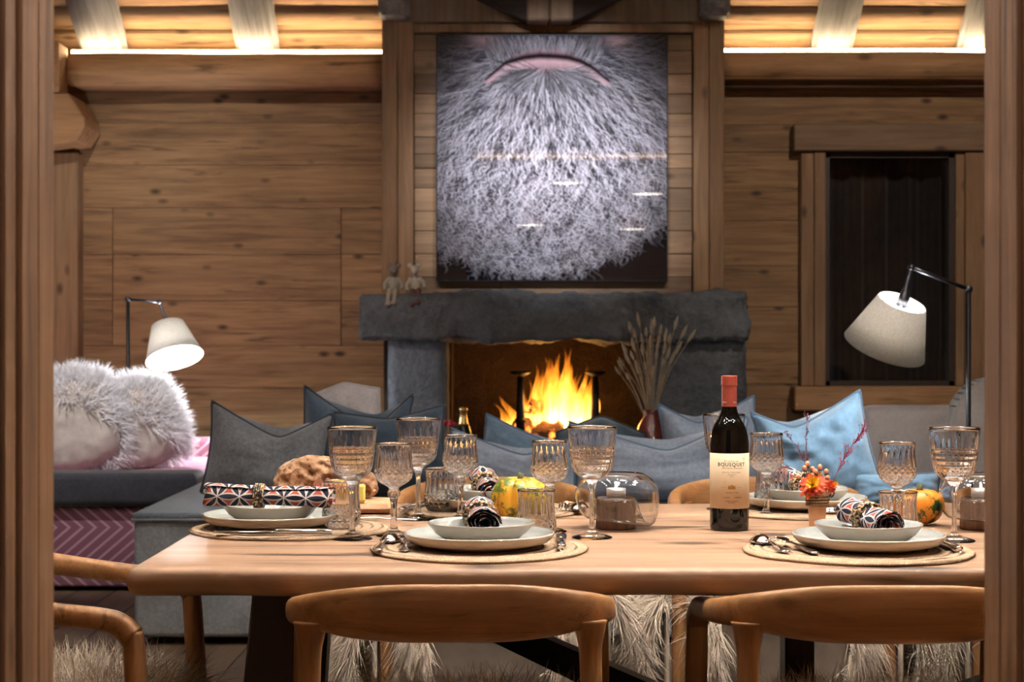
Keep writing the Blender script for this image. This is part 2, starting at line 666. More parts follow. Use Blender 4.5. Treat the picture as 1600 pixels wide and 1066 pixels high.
cm = join([boxv(XL - 0.1, XR + 0.1, 4.42, 4.5, 2.78, 2.95)], False)
V = [(XL - .1, 9.9, slope_z(9.9) + .06), (XR + .1, 9.9, slope_z(9.9) + .06), (XR + .1, 7.0, slope_z(7.0) + .06), (XL - .1, 7.0, slope_z(7.0) + .06),
     (XL - .1, 4.4, 2.86), (XR + .1, 4.4, 2.86), (XL - .1, -1.6, 2.80), (XR + .1, -1.6, 2.80), (XL - .1, 4.4, 2.80), (XR + .1, 4.4, 2.80)]
F = [(0, 1, 2, 3), (3, 2, 5, 4), (4, 5, 9, 8), (8, 9, 7, 6)]
ceiling = struct('ceiling', mk(V, F, False), W_CEIL)
tag(ceiling, 'sloping boarded ceiling lit by the warm strips')
s = 0.0
i = 0
L = (9.85 - 7.0) / math.cos(ang)
while s < L - 0.1:
    w = (0.20, 0.17, 0.22)[i % 3]
    yc = 9.85 - (s + w / 2) * math.cos(ang)
    zc = slope_z(9.85) + (s + w / 2) * math.sin(ang)
    m = subdivided_box(XL, XR, -w / 2 - 0.01, w / 2 + 0.01, -0.02, 0.02, 0.16 if i < 4 else 3.0,
                       lambda p: 0.007 * mnoise.noise(Vector((p.x * 1.7 + i * 9, p.y * 14, p.z * 5 + i))), 0.008)
    o = link('board', m, W_CEIL, ceiling, (0, yc, zc))
    o.rotation_euler = (-ang + 0.10, 0, 0)
    s += w
    i += 1

x = XL
while x < XR - 0.01:      # unseen boards over the table, made pale to bounce light onto the glassware
    box('board', x + 0.001, min(x + 0.24, XR) - 0.001, 1.70, 4.39, 2.775, 2.798, W_PALE, ceiling, 0.002)
    x += 0.24

# rafters
for k, (xc, w, lb) in enumerate(((-2.30, 0.27, 'pale limewashed rafter in the top left corner'), (-1.43, 0.24, 'pale limewashed rafter left of the chimney'),
                                 (1.80, 0.23, 'pale limewashed rafter above the window'), (2.60, 0.20, 'pale limewashed rafter at the far right'))):
    Lr = 3.2
    m = subdivided_box(-w / 2, w / 2, 0, Lr, 0, 0.19, 0.11, lambda p: 0.011 * mnoise.noise(Vector((p.x * 9 + k * 5, p.y * 3, p.z * 9))), 0.025)
    o = link('ceiling_rafter', m, W_RAFT, None, (xc, 9.74, 2.735 - 0.02))
    o.rotation_euler = (ang, 0, pi)
    o['kind'] = 'structure'
    tag(o, lb)
    o.name = 'trim_%d' % (7 + k)

# ---- chimney breast: backing, corner boards, short planks behind the picture, header and truss
cb = join([boxv(-0.70, FBX0, YB + 0.03, YW + 0.13, 0, 3.45), boxv(FBX1, 1.14, YB + 0.03, YW + 0.13, 0, 3.45),
           boxv(FBX0, FBX1, YB + 0.03, YW + 0.13, FBZ1, 3.45), boxv(FBX0, FBX1, YB + 0.03, YW + 0.13, 0, FBZ0 - 0.02)], False)
breast = struct('wall_chimney', cb, GAP)
tag(breast, 'chimney breast clad in reclaimed planks behind the picture')
for a, b in ((597, 622), (622, 647), (1082, 1107), (1107, 1131)):
    box('corner_board', X_(a, YB) + 0.001, X_(b, YB) - 0.001, YB - 0.035, YB + 0.03, Z_(462, YB), Z_(28, YB), W_POSTV, breast, 0.005)
py = 464
while py > 60:
    h = random.choice((22, 27, 31, 36))
    a, b = Z_(py, YB), Z_(max(py - h, 54), YB)
    for x0, x1 in ((647, 800 + random.randint(-60, 60)), (None, 1082)):
        if x0 is None:
            x0 = xm
        xm = x1
        d = random.uniform(-0.006, 0.004)
        box('plank', X_(x0, YB) + 0.001, X_(x1, YB) - 0.001, YB + d, YB + 0.03 + d, a + 0.001, b - 0.001, W_OLD, breast, 0.003)
    py -= h
box('top_rail', X_(645, YB), X_(1083, YB), YB - 0.025, YB + 0.03, Z_(52, YB), Z_(38, YB), W_POSTV, breast, 0.004)
box('header_board', X_(625, YB), X_(1100, YB), YB - 0.05, YB + 0.03, Z_(37, YB), Z_(-60, YB), W_TRUSS, breast, 0.005)
for a, b in ((593, 640), (1092, 1137)):
    m = subdivided_box(X_(a, 9.3), X_(b, 9.3), 9.18, 9.42, Z_(29, 9.3), Z_(-70, 9.3), 0.04, lambda p: 0.01 * mnoise.noise(p * 9), 0.015)
    o = link('truss_foot', m, W_RAFT, breast)
for a, b in ((823, 858), (859, 895)):
    box('king_post', X_(a, 9.25), X_(b, 9.25), 9.2, 9.4, Z_(34, 9.25), Z_(-70, 9.25), W_TRUSS, breast, 0.01)
for s in (-1, 1):
    pts = []
    for q in range(9):
        u = q / 8
        pts.append((s * (36 + u * 118), 34 - 52 * math.sin(u * pi / 2) ** 1.0 * (0.55 + 0.45 * u)))
    pts += [(s * 154, -75), (s * 36, -75)]
    P = [(X_(859 + a, 9.27), Z_(b, 9.27)) for a, b in pts]
    if s < 0:
        P.reverse()
    n = len(P)
    V = [(a, 9.23, b) for a, b in P] + [(a, 9.38, b) for a, b in P]
    F = [tuple(range(n)), tuple(reversed(range(n, 2 * n)))] + [(i + n, (i + 1) % n + n, (i + 1) % n, i) for i in range(n)]
    link('curved_brace', mk(V, F, False), W_BRACE, breast)

# ---- window
window = struct('window_1', join([boxv(WX0 - 0.02, WX0 + 0.03, 9.76, 9.86, WZ0, WZ1), boxv(WX1 - 0.03, WX1 + 0.02, 9.76, 9.86, WZ0, WZ1),
                                  boxv(WX0, WX1, 9.76, 9.86, WZ0 - 0.02, WZ0 + 0.03), boxv(WX0, WX1, 9.76, 9.86, WZ1 - 0.03, WZ1 + 0.02)], False), W_DARK)
tag(window, 'dark night window in a heavy wooden frame')
box('window_header', X_(1240, 9.7), X_(1560, 9.7), 9.68, YW, Z_(236, 9.7), Z_(194, 9.7), W_OLD, window, 0.006)
box('window_post', X_(1252, 9.72), X_(1272, 9.72), 9.72, YW, Z_(604, 9.72), Z_(237, 9.72), W_POSTV, window, 0.005)
box('window_post', X_(1272, 9.72), X_(1290, 9.72), 9.71, YW, Z_(604, 9.72), Z_(237, 9.72), W_POSTV, window, 0.005)
box('window_post', X_(1494, 9.72), X_(1508, 9.72), 9.73, YW + 0.03, Z_(604, 9.72), Z_(237, 9.72), W_POSTV, window, 0.005)
box('window_post', X_(1508, 9.72), X_(1540, 9.72), 9.71, YW, Z_(604, 9.72), Z_(237, 9.72), W_POSTV, window, 0.005)
box('window_sill', X_(1240, 9.66), X_(1545, 9.66), 9.62, YW, Z_(642, 9.66), Z_(604, 9.66), W_BEAM, window, 0.008)
PANE = thin_glass('window_pane_glass', (0.75, 0.78, 0.8), 1.6)
box('pane', WX0 + 0.03, WX1 - 0.03, 9.815, 9.823, WZ0 + 0.03, WZ1 - 0.03, PANE, window, 0.0)
# night curtain hanging just outside the pane
NIGHT = fabric('night_curtain_cloth', (0.030, 0.030, 0.033), 200, 0.2)
V, F = [], []
nx = 60
for q in range(nx + 1):
    u = q / nx
    xx = WX0 - 0.05 + u * (WX1 - WX0 + 0.1)
    yy = 10.02 + 0.03 * math.sin(u * 34) + 0.015 * math.sin(u * 81)
    V += [(xx, yy, WZ0 - 0.15), (xx, yy, WZ1 + 0.15)]
for q in range(nx):
    F.append((2 * q, 2 * q + 2, 2 * q + 3, 2 * q + 1))
cu = link('curtain', mk(V, F), NIGHT)
sm = cu.modifiers.new('thickness', 'SOLIDIFY')
sm.thickness = 0.004
tag(cu, 'dark folded curtain hanging behind the night window pane', 'curtain')

# ---- doorway the camera looks through
JX0, JX1 = X_(85, 1.70), X_(1537, 1.70)
wf = join([boxv(XL - 0.1, JX0 - 0.03, 1.555, 1.70, 0, 2.80), boxv(JX1 + 0.03, XR + 0.1, 1.555, 1.70, 0, 2.80),
           boxv(JX0 - 0.03, JX1 + 0.03, 1.555, 1.70, 2.05, 2.80)], False)  # unseen header set low to keep the hall fill off the chair backs
wall_front = struct('wall_front', wf, W_WALL)
tag(wall_front, 'blurred wooden wall around the near doorway')
for (sx, edge) in ((-1, JX0), (1, JX1)):
    ys = (1.545, 1.585, 1.645, 1.705)
    for q in range(3):
        d = (0.004, 0.0, 0.001)[q]
        a, b = sorted((edge + sx * d, edge + sx * 0.03))
        box('jamb_board', a, b, ys[q] + 0.001, ys[q + 1] - 0.001, 0, 2.05, W_JAMB, wall_front, 0.003)
    a, b = sorted((edge + sx * 0.012, edge + sx * 0.14))
    box('casing_board', a, b, 1.525, 1.545, 0, 2.25, W_JAMB, wall_front, 0.004)

# downlight fittings in the ceilings
FIT = plain('brushed_fitting', (0.30, 0.29, 0.28), 0.35, 0.9, 80)
LENS = emit('downlight_lens', (1, 0.92, 0.82), 120.0)
fv = lathe([(0.037, 0.0), (0.050, 0.0), (0.050, 0.012), (0.037, 0.03)], 20, None, False, False)
fm = mk(*fv)
lm = mk(*lathe([(0.036, 0.016), (0.036, 0.017)], 16))
rows = {2.50: 'nearest', 2.98: 'second nearest', 3.40: 'second farthest', 3.82: 'farthest'}
cols = ['leftmost', 'second', 'third', 'fourth', 'rightmost']
for i, (x, y, z, e, aim, c, cone) in enumerate(DOWNLIGHTS + SLOPE_SPOTS):
    if i < len(DOWNLIGHTS):
        lb = 'small round ceiling downlight over the table, %s of the %s row' % (cols[i // 4], rows[y])
    else:
        lb = 'small round spot on the roof slope aimed at ' + ['the picture from its left', 'the picture from its right', 'the left board wall', 'the window wall', 'the charcoal cushion',
                                                               'the blue cushions', 'the wide cushion', 'the fur cushions, added to brighten them'][i - len(DOWNLIGHTS)]
    t = thing('ceiling_spot', lb, 'spotlight', (x, y, z), (0, 0, 0), 'ceiling spots')
    d = Vector(aim) - Vector((x, y, z))
    t.rotation_euler = d.to_track_quat('-Z', 'Y').to_euler()
    link('trim_ring', fm, FIT, t)
    link('lens', lm, LENS, t)

# unseen ceiling lamp added on the camera's side to light the door jambs
hl = thing('hall_fill_fitting', 'round unseen ceiling lamp added in the hall to light the door jambs', 'lamp', (0, 1.28, 2.73))
link('mount', mk(*lathe([(0.001, 0.07), (0.06, 0.07), (0.06, 0.0), (0.001, 0.0)], 24)), FIT, hl)
link('ring', mk(*tube([(0.17 * math.cos(a), 0.17 * math.sin(a), 0.0) for a in np.linspace(0, 2 * pi, 33)], 0.008, 8, False)), FIT, hl)

# ================================================================ FIREPLACE
def stone_mat(name, a, b, sc=3.0):
    k = NT(name)
    v = k.coord((1, 1, 1), rnd=False)
    n1 = k.noise(v, sc, 6, 0.65, 0.4)
    n2 = k.noise(v, sc * 9, 5, 0.7)
    f = k.math('ADD', k.math('MULTIPLY', n1, 0.65), k.math('MULTIPLY', n2, 0.35))
    col = k.ramp(f, [(0.33, a), (0.66, b)])
    k.principled(col, 0.72, k.math('ADD', n1, k.math('MULTIPLY', n2, 0.35)), 1.0, 0.05, Specular_IOR_Level=0.35)
    return k.m


SLATE = stone_mat('slate_stone', (0.042, 0.047, 0.053), (0.160, 0.170, 0.182))
SLATE2 = stone_mat('pillar_slate', (0.060, 0.068, 0.080), (0.165, 0.185, 0.215), 2.2)
BRICK = stone_mat('firebox_brick', (0.020, 0.013, 0.009), (0.085, 0.050, 0.028), 6)

fp = thing('fireplace', 'slate stone fireplace with rough-hewn mantel below the picture', 'fireplace', (0.22, 9.4, 0))
ox, oy = 0.22, 9.4


def rough(amp, f):
    def d(p):
        a = mnoise.noise(Vector((p.x * f, p.y * f, p.z * f * 1.6)))
        b = mnoise.noise(Vector((p.x * f * 2.7 + 7, p.y * f * 2.7, p.z * f * 3.1)))
        c = mnoise.noise(Vector((p.x * f * 6, p.y * f * 6, p.z * f * 7)))
        w = 0.25 if p.x < -0.62 else 1.0
        return amp * w * (a * 0.9 + abs(b) * 0.8 + c * 0.25)
    return d


m = subdivided_box(X_(561, 9.0) - ox, X_(1170, 9.0) - ox, 9.02 - oy, 9.43 - oy, Z_(531, 9.0), Z_(459, 9.0), 0.022, rough(0.034, 5.0), 0.012)
link('mantel', m, SLATE, fp)
m = subdivided_box(X_(606, 9.1) - ox, X_(698, 9.1) - ox, 9.10 - oy, 9.43 - oy, 0.0, Z_(532, 9.0) + 0.01, 0.05, rough(0.012, 4), 0.012)
link('pillar', m, SLATE2, fp)
m = subdivided_box(X_(1018, 9.1) - ox, X_(1166, 9.1) - ox, 9.10 - oy, 9.43 - oy, 0.0, Z_(532, 9.0) + 0.01, 0.05, rough(0.010, 4), 0.012)
link('pillar', m, SLATE, fp)
m = subdivided_box(-0.72 - ox, 1.16 - ox, 8.62 - oy, 9.42 - oy, 0.0, 0.48, 0.09, rough(0.006, 4), 0.012)
link('hearth', m, SLATE, fp)
fb = join([boxv(FBX0 - ox, FBX0 + 0.03 - ox, 9.41 - oy, 9.92 - oy, FBZ0, FBZ1), boxv(FBX1 - 0.03 - ox, FBX1 - ox, 9.41 - oy, 9.92 - oy, FBZ0, FBZ1),
           boxv(FBX0 - ox, FBX1 - ox, 9.88 - oy, 9.92 - oy, FBZ0, FBZ1), boxv(FBX0 - ox, FBX1 - ox, 9.41 - oy, 9.92 - oy, FBZ1 - 0.03, FBZ1),
           boxv(FBX0 - ox, FBX1 - ox, 9.41 - oy, 9.92 - oy, FBZ0, FBZ0 + 0.03)], False)
link('firebox', fb, BRICK, fp)

# andirons
DISC = lathe([(0.0, 0.0), (0.022, 0.0), (0.055, 0.018), (0.058, 0.028), (0.05, 0.03), (0.02, 0.022), (0.0, 0.02)], 24)
for px, lb in ((813, 'black iron andiron with a flat cup, left of the flames'), (930, 'black iron andiron with a flat cup, right of the flames')):
    Y = 9.44
    p = at(px, 587, Y)
    a = thing('andiron', lb, 'andiron', (p.x, Y, 0.48), (0, 0, 0), 'fireplace andirons')
    H = p.z - 0.48
    V, F = tube([(0, 0, 0.06), (0, 0, 0.25), (0, 0, H)], [0.03, 0.024, 0.017], 10)
    link('post', mk(V, F), BLACK, a)
    link('cup', mk([(q[0], q[1], q[2] + H - 0.005) for q in DISC[0]], DISC[1]), BLACK, a)
    V, F = tube([(-0.09, -0.01, 0), (-0.06, 0, 0.05), (0, 0, 0.075), (0.06, 0, 0.05), (0.09, -0.01, 0)], 0.014, 8)
    link('foot', mk(V, F), BLACK, a)
    V, F = tube([(0, 0, 0.06), (0, 0.2, 0.06), (0, 0.34, 0.06), (0, 0.34, 0.0)], 0.012, 8)
    link('log_bar', mk(V, F), BLACK, a)
    V, F = lathe([(0.018, H * 0.42), (0.031, H * 0.44), (0.031, H * 0.47), (0.018, H * 0.49)], 14)
    link('collar', mk(V, F), BLACK, a)

# logs
kb = NT('burning_bark')
v = kb.coord((8, 8, 8))
n1 = kb.noise(v, 1.5, 6, 0.7)
col = kb.ramp(n1, [(0.35, (0.02, 0.012, 0.008)), (0.7, (0.16, 0.07, 0.03))])
pr = kb.principled(col, 0.9, n1, 0.8, 0.02)
glow = kb.ramp(kb.noise(v, 2.3, 4, 0.6), [(0.52, (0, 0, 0)), (0.66, (1.0, 0.22, 0.03))])
kb.l(glow, pr.inputs['Emission Color'])
pr.inputs['Emission Strength'].default_value = 1.6
BARK = kb.m
for k, (cx, cyy, cz, ln, r, yaw, pit, lb) in enumerate((
        (0.22, 9.58, 0.60, 0.42, 0.075, 0.25, 0.12, 'charred glowing log lying at the front of the fire'),
        (0.16, 9.70, 0.62, 0.46, 0.07, -0.2, -0.1, 'charred log lying at the back of the fire'),
        (0.23, 9.62, 0.72, 0.32, 0.05, 0.45, 0.30, 'glowing split log propped on top of the fire'))):
    pts, rad = [], []
    for q in range(9):
        u = q / 8 - 0.5
        pts.append((u * ln, 0.012 * math.sin(q * 1.3 + k), 0.012 * math.cos(q * 1.7 + k)))
        rad.append(r * (1 + 0.1 * math.sin(q * 2.1 + k)) * (0.85 if q in (0, 8) else 1))
    V, F = tube(pts, rad, 14)
    o = link('fire_log', mk(V, F), BARK, None, (cx, cyy, cz), (0, pit, yaw))
    tag(o, lb, 'log', 'logs in the fireplace')

# flames: tapering tongues that give off light
kf = NT('flame')
tc = kf.n('ShaderNodeTexCoord')
sep = kf.n('ShaderNodeSeparateXYZ')
kf.l(tc.outputs['Generated'], sep.inputs[0])
oi = kf.n('ShaderNodeObjectInfo')
mp = kf.n('ShaderNodeMapping')
mp.inputs['Scale'].default_value = (26, 26, 7)
va = kf.n('ShaderNodeVectorMath', operation='ADD')
kf.l(tc.outputs['Object'], va.inputs[0])
kf.l(kf.math('MULTIPLY', oi.outputs['Random'], 20.0), va.inputs[1])
kf.l(va.outputs[0], mp.inputs['Vector'])
nz = kf.noise(mp.outputs[0], 1.0, 3, 0.6, 0.5)
hh = kf.math('ADD', sep.outputs[2], kf.math('MULTIPLY', kf.math('SUBTRACT', nz, 0.5), 0.9))
colr = kf.ramp(hh, [(0.0, (1.0, 0.62, 0.20)), (0.28, (1.0, 0.45, 0.07)), (0.62, (1.0, 0.30, 0.02)), (0.95, (0.75, 0.15, 0.01))])
stg = kf.ramp(hh, [(0.0, (1, 1, 1)), (0.3, (0.62, 0.62, 0.62)), (0.65, (0.26, 0.26, 0.26)), (1.0, (0.1, 0.1, 0.1))])
em = kf.n('ShaderNodeEmission')
kf.l(colr, em.inputs[0])
kf.l(kf.math('MULTIPLY', stg, 3.3), em.inputs[1])
tr = kf.n('ShaderNodeBsdfTransparent')
mx = kf.n('ShaderNodeMixShader')
alpha = kf.ramp(hh, [(0.0, (0.7, 0.7, 0.7)), (0.45, (0.4, 0.4, 0.4)), (0.9, (0.12, 0.12, 0.12)), (1.0, (0.03, 0.03, 0.03))])
kf.l(alpha, mx.inputs[0])
kf.l(tr.outputs[0], mx.inputs[1])
kf.l(em.outputs[0], mx.inputs[2])
kf.l(mx.outputs[0], kf.out.inputs[0])
FLAME = kf.m
fire = thing('log_fire', 'bright orange log fire burning between the andirons', 'fire', (0.21, 9.6, 0.56))
rf = random.Random(5)
flames = [(-0.17, 0.24, 0.040, -0.10), (-0.20, 0.19, 0.035, -0.12), (-0.14, 0.17, 0.04, -0.04)]
for q in range(44):
    u = rf.uniform(-0.11, 0.215)
    h = (0.40 - 0.85 * abs(u - 0.045)) * rf.uniform(0.55, 1.08) + 0.03
    flames.append((u, h, rf.uniform(0.020, 0.050), (u - 0.05) * 0.25 + rf.uniform(-0.035, 0.035)))
for q, (u, h, w, lean) in enumerate(flames):
    rings = []
    nr, nn = 16, 10
    ph = rf.uniform(0, 6)
    V = []
    yo = rf.uniform(-0.08, 0.06)
    zo = rf.uniform(-0.02, 0.12) if q > 2 else 0.02
    for a in range(nr):
        s = a / (nr - 1)
        r = w * (math.sin(pi * min(1, s * 0.86 + 0.14) ** 0.75) ** 0.9) * (1 - 0.35 * s) + 0.0008
        cx = lean * s ** 1.5 + 0.022 * math.sin(s * 6 + ph) * s
        cyy = 0.014 * math.sin(s * 5 + ph * 1.7) * s
        for b in range(nn):
            t = 2 * pi * b / nn + s * 1.2
            V.append((cx + r * math.cos(t), cyy + r * 0.7 * math.sin(t), h * s))
    link('flame', mk(V, ring_faces(nr, nn)), FLAME, fire, (u, yo, zo))
lamp('fire_glow', 'POINT', (0.21, 9.52, 0.80), 6.0, (1.0, 0.42, 0.10), 0.09)

# ================================================================ PICTURE
def s2l(a):
    a = a / 255.0
    return np.where(a <= 0.04045, a / 12.92, ((a + 0.055) / 1.055) ** 2.4)


def beard_print(W=360, H=385):
    rng = np.random.default_rng(11)
    yy, xx = np.mgrid[0:H, 0:W].astype(float)
    yb = 322 + 44 * (1 - ((xx - 150) / 150) ** 2) + 5 * np.sin(xx * 0.21) + 4 * np.sin(xx * 0.53)
    img = np.zeros((H, W, 3))
    img[:] = (16, 15, 19)
    inside = np.clip((yb - yy) / 14, 0, 1)[..., None]
    img = img * (1 - inside) + np.array((66, 66, 78)) * inside
    lx = np.array([60, 81, 107, 135, 160, 185, 205, 225, 242, 265, 290])
    ly = np.array([82, 65, 43, 35, 32, 33, 35, 41, 50, 69, 90])

    def bright(x, y):
        c = 1 - ((x - 178) / 215) ** 2 * 0.65
        c *= 0.68 + 0.42 * np.exp(-((y - 185) / 110) ** 2)
        c *= 1 - 0.35 * np.exp(-(((x - 20) / 60) ** 2 + ((y - 10) / 40) ** 2)) - 0.35 * np.exp(-(((x - 345) / 60) ** 2 + ((y - 10) / 40) ** 2))
        return np.clip(c, 0.25, 1.1)

    def strokes(n, x0, x1, y0, y1, lmin, lmax, alpha, lo, hi, curl, downbias=0.0, width=1):
        x = rng.uniform(x0, x1, n)
        y = rng.uniform(y0, y1, n)
        keep = y < (322 + 44 * (1 - ((x - 150) / 150) ** 2)) + 4
        x, y = x[keep], y[keep]
        n = len(x)
        ang = np.arctan2(y - 18 + downbias, (x - 170) * 0.9) + rng.normal(0, 0.28, n)
        ang = np.where((y < 34) & (np.abs(x - 168) < 95), pi / 2 + (x - 168) / 190 + rng.normal(0, 0.12, n), ang)
        L = rng.uniform(lmin, lmax, n)
        ph = rng.uniform(0, 6.28, n)
        fr = rng.uniform(0.12, 0.42, n)
        cu = curl * np.clip((y - 60) / 160, 0.15, 1.6)
        dark = rng.random(n) < 0.26
        val = rng.uniform(lo, hi, n) * bright(x, y)
        val = np.where(dark, rng.uniform(35, 85, n), val)
        al = alpha * rng.uniform(0.5, 1.1, n)
        for s in range(int(lmax)):
            act = s < L
            a2 = ang + cu * np.sin(ph + fr * s)
            x = x + np.cos(a2)
            y = y + np.sin(a2)
            ok = act & (x >= 0) & (x < W - 1) & (y >= 0) & (y < H - 1)
            ix, iy = x[ok].astype(int), y[ok].astype(int)
            fade = np.minimum(1, (L[ok] - s) / 6)
            a = np.clip(al[ok] * fade, 0, 1)[:, None]
            c = np.stack([val[ok] * 0.985, val[ok] * 0.975, val[ok] * 1.055], 1)
            for dx in range(width):
                jx = np.minimum(ix + dx, W - 1)
                img[iy, jx] = img[iy, jx] * (1 - a) + c * a
    strokes(3600, 0, W, 0, H, 20, 52, 0.85, 105, 190, 0.6, 0, 3)
    strokes(900, 0, W, 0, H, 16, 40, 0.8, 40, 70, 0.7, 0, 3)
    strokes(3400, 0, W, 0, H, 18, 46, 0.85, 165, 245, 0.85, 0, 2)
    strokes(2600, 0, W, 0, H, 14, 34, 0.8, 200, 262, 1.0, 0, 1)
    # cheeks, lips
    for cx, cyy, rx, ry in ((70, 6, 26, 13), (280, 8, 24, 12)):
        g = np.exp(-(((xx - cx) / rx) ** 2 + ((yy - cyy) / ry) ** 2))[..., None]
        img[:] = img * (1 - 0.75 * g) + np.array((176, 148, 152)) * 0.75 * g
    line = np.interp(xx, lx, ly)
    wide = np.clip(1 - ((xx - 172) / 98) ** 2, 0, 1)
    low = np.clip((yy - line) / 3, 0, 1) * np.clip((line + 9 + 21 * wide - yy) / 4, 0, 1) * (wide > 0.02)
    tone = 1 - 0.35 * np.abs((yy - line - 9) / 14)
    img[:] = img * (1 - 0.86 * low[..., None]) + (np.array((196, 160, 170)) * np.clip(tone, 0.5, 1)[..., None]) * 0.86 * low[..., None]
    up = np.clip((line - yy) / 2, 0, 1) * np.clip((yy - (line - 16 * np.clip(1 - ((xx - 168) / 62) ** 2, 0, 1))) / 3, 0, 1)
    img[:] = img * (1 - 0.7 * up[..., None]) + np.array((140, 104, 114)) * 0.7 * up[..., None]
    # moustache over the lip, hair tuft below it
    strokes(420, 70, 265, 0, 16, 10, 26, 0.5, 150, 225, 0.1, 0, 2)
    strokes(260, 128, 215, 52, 62, 30, 60, 0.6, 70, 215, 0.25, -30, 2)
    dk = np.exp(-((yy - line) / (1.8 + 2.4 * wide)) ** 2) * (wide > 0.0)
    img[:] = img * (1 - 0.95 * dk[..., None]) + np.array((22, 14, 20)) * 0.95 * dk[..., None]
    # wisps curling out of the lower edge
    for q in range(70):
        x = rng.uniform(4, W - 4)
        y = 322 + 44 * (1 - ((x - 150) / 150) ** 2) - 6
        a = pi / 2 + rng.normal(0, 0.5)
        cu = rng.normal(0, 0.10)
        for s in range(int(rng.uniform(8, 34))):
            x += math.cos(a) * 0.9
            y += math.sin(a) * 0.9
            a += cu + rng.normal(0, 0.05)
            if 0 <= x < W - 1 and 0 <= y < H - 1:
                img[int(y), int(x)] = img[int(y), int(x)] * 0.35 + np.array((150, 148, 158)) * 0.65
    # soften by one pixel
    p = np.pad(img, ((1, 1), (1, 1), (0, 0)), mode='edge')
    img = 0.68 * img + 0.08 * (p[:-2, 1:-1] + p[2:, 1:-1] + p[1:-1, :-2] + p[1:-1, 2:])
    return np.clip(img, 0, 255)


PY = 9.335
p0, p1 = at(683, 438, PY), at(1042, 55, PY)
pw, phh = p1.x - p0.x, p1.z - p0.z
pic = thing('framed_picture', 'large square photo print of a grey beard hung over the mantel', 'picture', ((p0.x + p1.x) / 2, PY + 0.03, p0.z))
img = beard_print()
H_, W_ = img.shape[:2]
gx, gz = np.meshgrid(np.linspace(-pw / 2, pw / 2, W_), np.linspace(phh, 0, H_))
V = np.stack([gx.ravel(), np.full(gx.size, -0.031), gz.ravel()], 1)
ii = np.arange(H_ * W_).reshape(H_, W_)
Fq = np.stack([ii[:-1, :-1].ravel(), ii[1:, :-1].ravel(), ii[1:, 1:].ravel(), ii[:-1, 1:].ravel()], 1)
pm = bpy.data.meshes.new('mesh')
pm.from_pydata(V.tolist(), [], Fq.tolist())
ca = pm.color_attributes.new('print', 'FLOAT_COLOR', 'POINT')
lin = np.concatenate([s2l(img.reshape(-1, 3)), np.ones((H_ * W_, 1))], 1)
ca.data.foreach_set('color', lin.astype(np.float32).ravel())
kp = NT('photo_print')
at_ = kp.n('ShaderNodeAttribute', attribute_name='print')
kp.principled(at_.outputs['Color'], 1.0, Coat_Weight=0.7, Coat_Roughness=0.02, Specular_IOR_Level=0.0)
link('print', pm, kp.m, pic)
link('backing_panel', bevel_mesh(*boxv(-pw / 2 - 0.006, pw / 2 + 0.006, -0.030, 0.03, -0.006, phh + 0.006), 0.002), BLACK, pic)

# ================================================================ FIGURINES on the mantel
def figurine(px, py_top, Y, furcol, shirtcol, legcol, label, lean):
    k = 0.18
    top = at(px, py_top, Y)
    f = thing('figurine', label, 'figurine', (top.x, Y, Z_(459, 9.0)), (0, lean, 0), 'dolls on the mantel')
    M1 = plain('doll_fur', furcol, 0.9, 0, 200)
    M2 = plain('doll_shirt', shirtcol, 0.9, 0, 200)
    M3 = plain('doll_legs', legcol, 0.9, 0, 200)

    def blob(name, parts, mat, vox=0.004):
        o = link(name, join(parts), mat, f)
        r = o.modifiers.new('merge', 'REMESH')
        r.mode = 'VOXEL'
        r.voxel_size = vox
        r.use_smooth_shade = True
        return o
    blob('head', [ico((0, -0.01, 0.125), 0.026, 2, 0.9, 0.95, 1.1), ico((0, -0.034, 0.115), 0.012, 2), ico((-0.024, 0, 0.152), 0.014, 2, 1, 0.5, 1.1),
                  ico((0.024, 0, 0.152), 0.014, 2, 1, 0.5, 1.1), tube([(0, 0, 0.085), (0, -0.005, 0.11)], 0.012, 8)], M1)
    blob('body', [ico((0, 0, 0.05), 0.032, 2, 0.9, 0.8, 1.4), tube([(-0.02, 0, 0.085), (-0.045, -0.015, 0.05), (-0.042, -0.035, 0.02)], [0.014, 0.011, 0.009], 8),
                  tube([(0.02, 0, 0.085), (0.047, -0.012, 0.055), (0.048, -0.035, 0.028)], [0.014, 0.011, 0.009], 8)], M2)
    blob('legs', [tube([(-0.015, 0, 0.018), (-0.017, -0.04, 0.017), (-0.02, -0.062, -0.02), (-0.02, -0.068, -0.05)], [0.016, 0.014, 0.012, 0.012], 8),
                  tube([(0.015, 0, 0.018), (0.015, -0.04, 0.017), (0.014, -0.062, -0.015), (0.012, -0.068, -0.042)], [0.016, 0.014, 0.012, 0.012], 8),
                  ico((-0.02, -0.075, -0.055), 0.016, 2, 1, 1.4, 0.8), ico((0.012, -0.075, -0.047), 0.016, 2, 1, 1.4, 0.8)], M3)


figurine(614, 418, 9.09, (0.16, 0.135, 0.115), (0.30, 0.27, 0.23), (0.32, 0.27, 0.20), 'small grey-brown plush doll sitting on the mantel edge, the left one', 0.05)
figurine(650, 420, 9.09, (0.50, 0.44, 0.36), (0.42, 0.36, 0.29), (0.13, 0.055, 0.045), 'small pale plush doll with dark red legs on the mantel edge', -0.06)

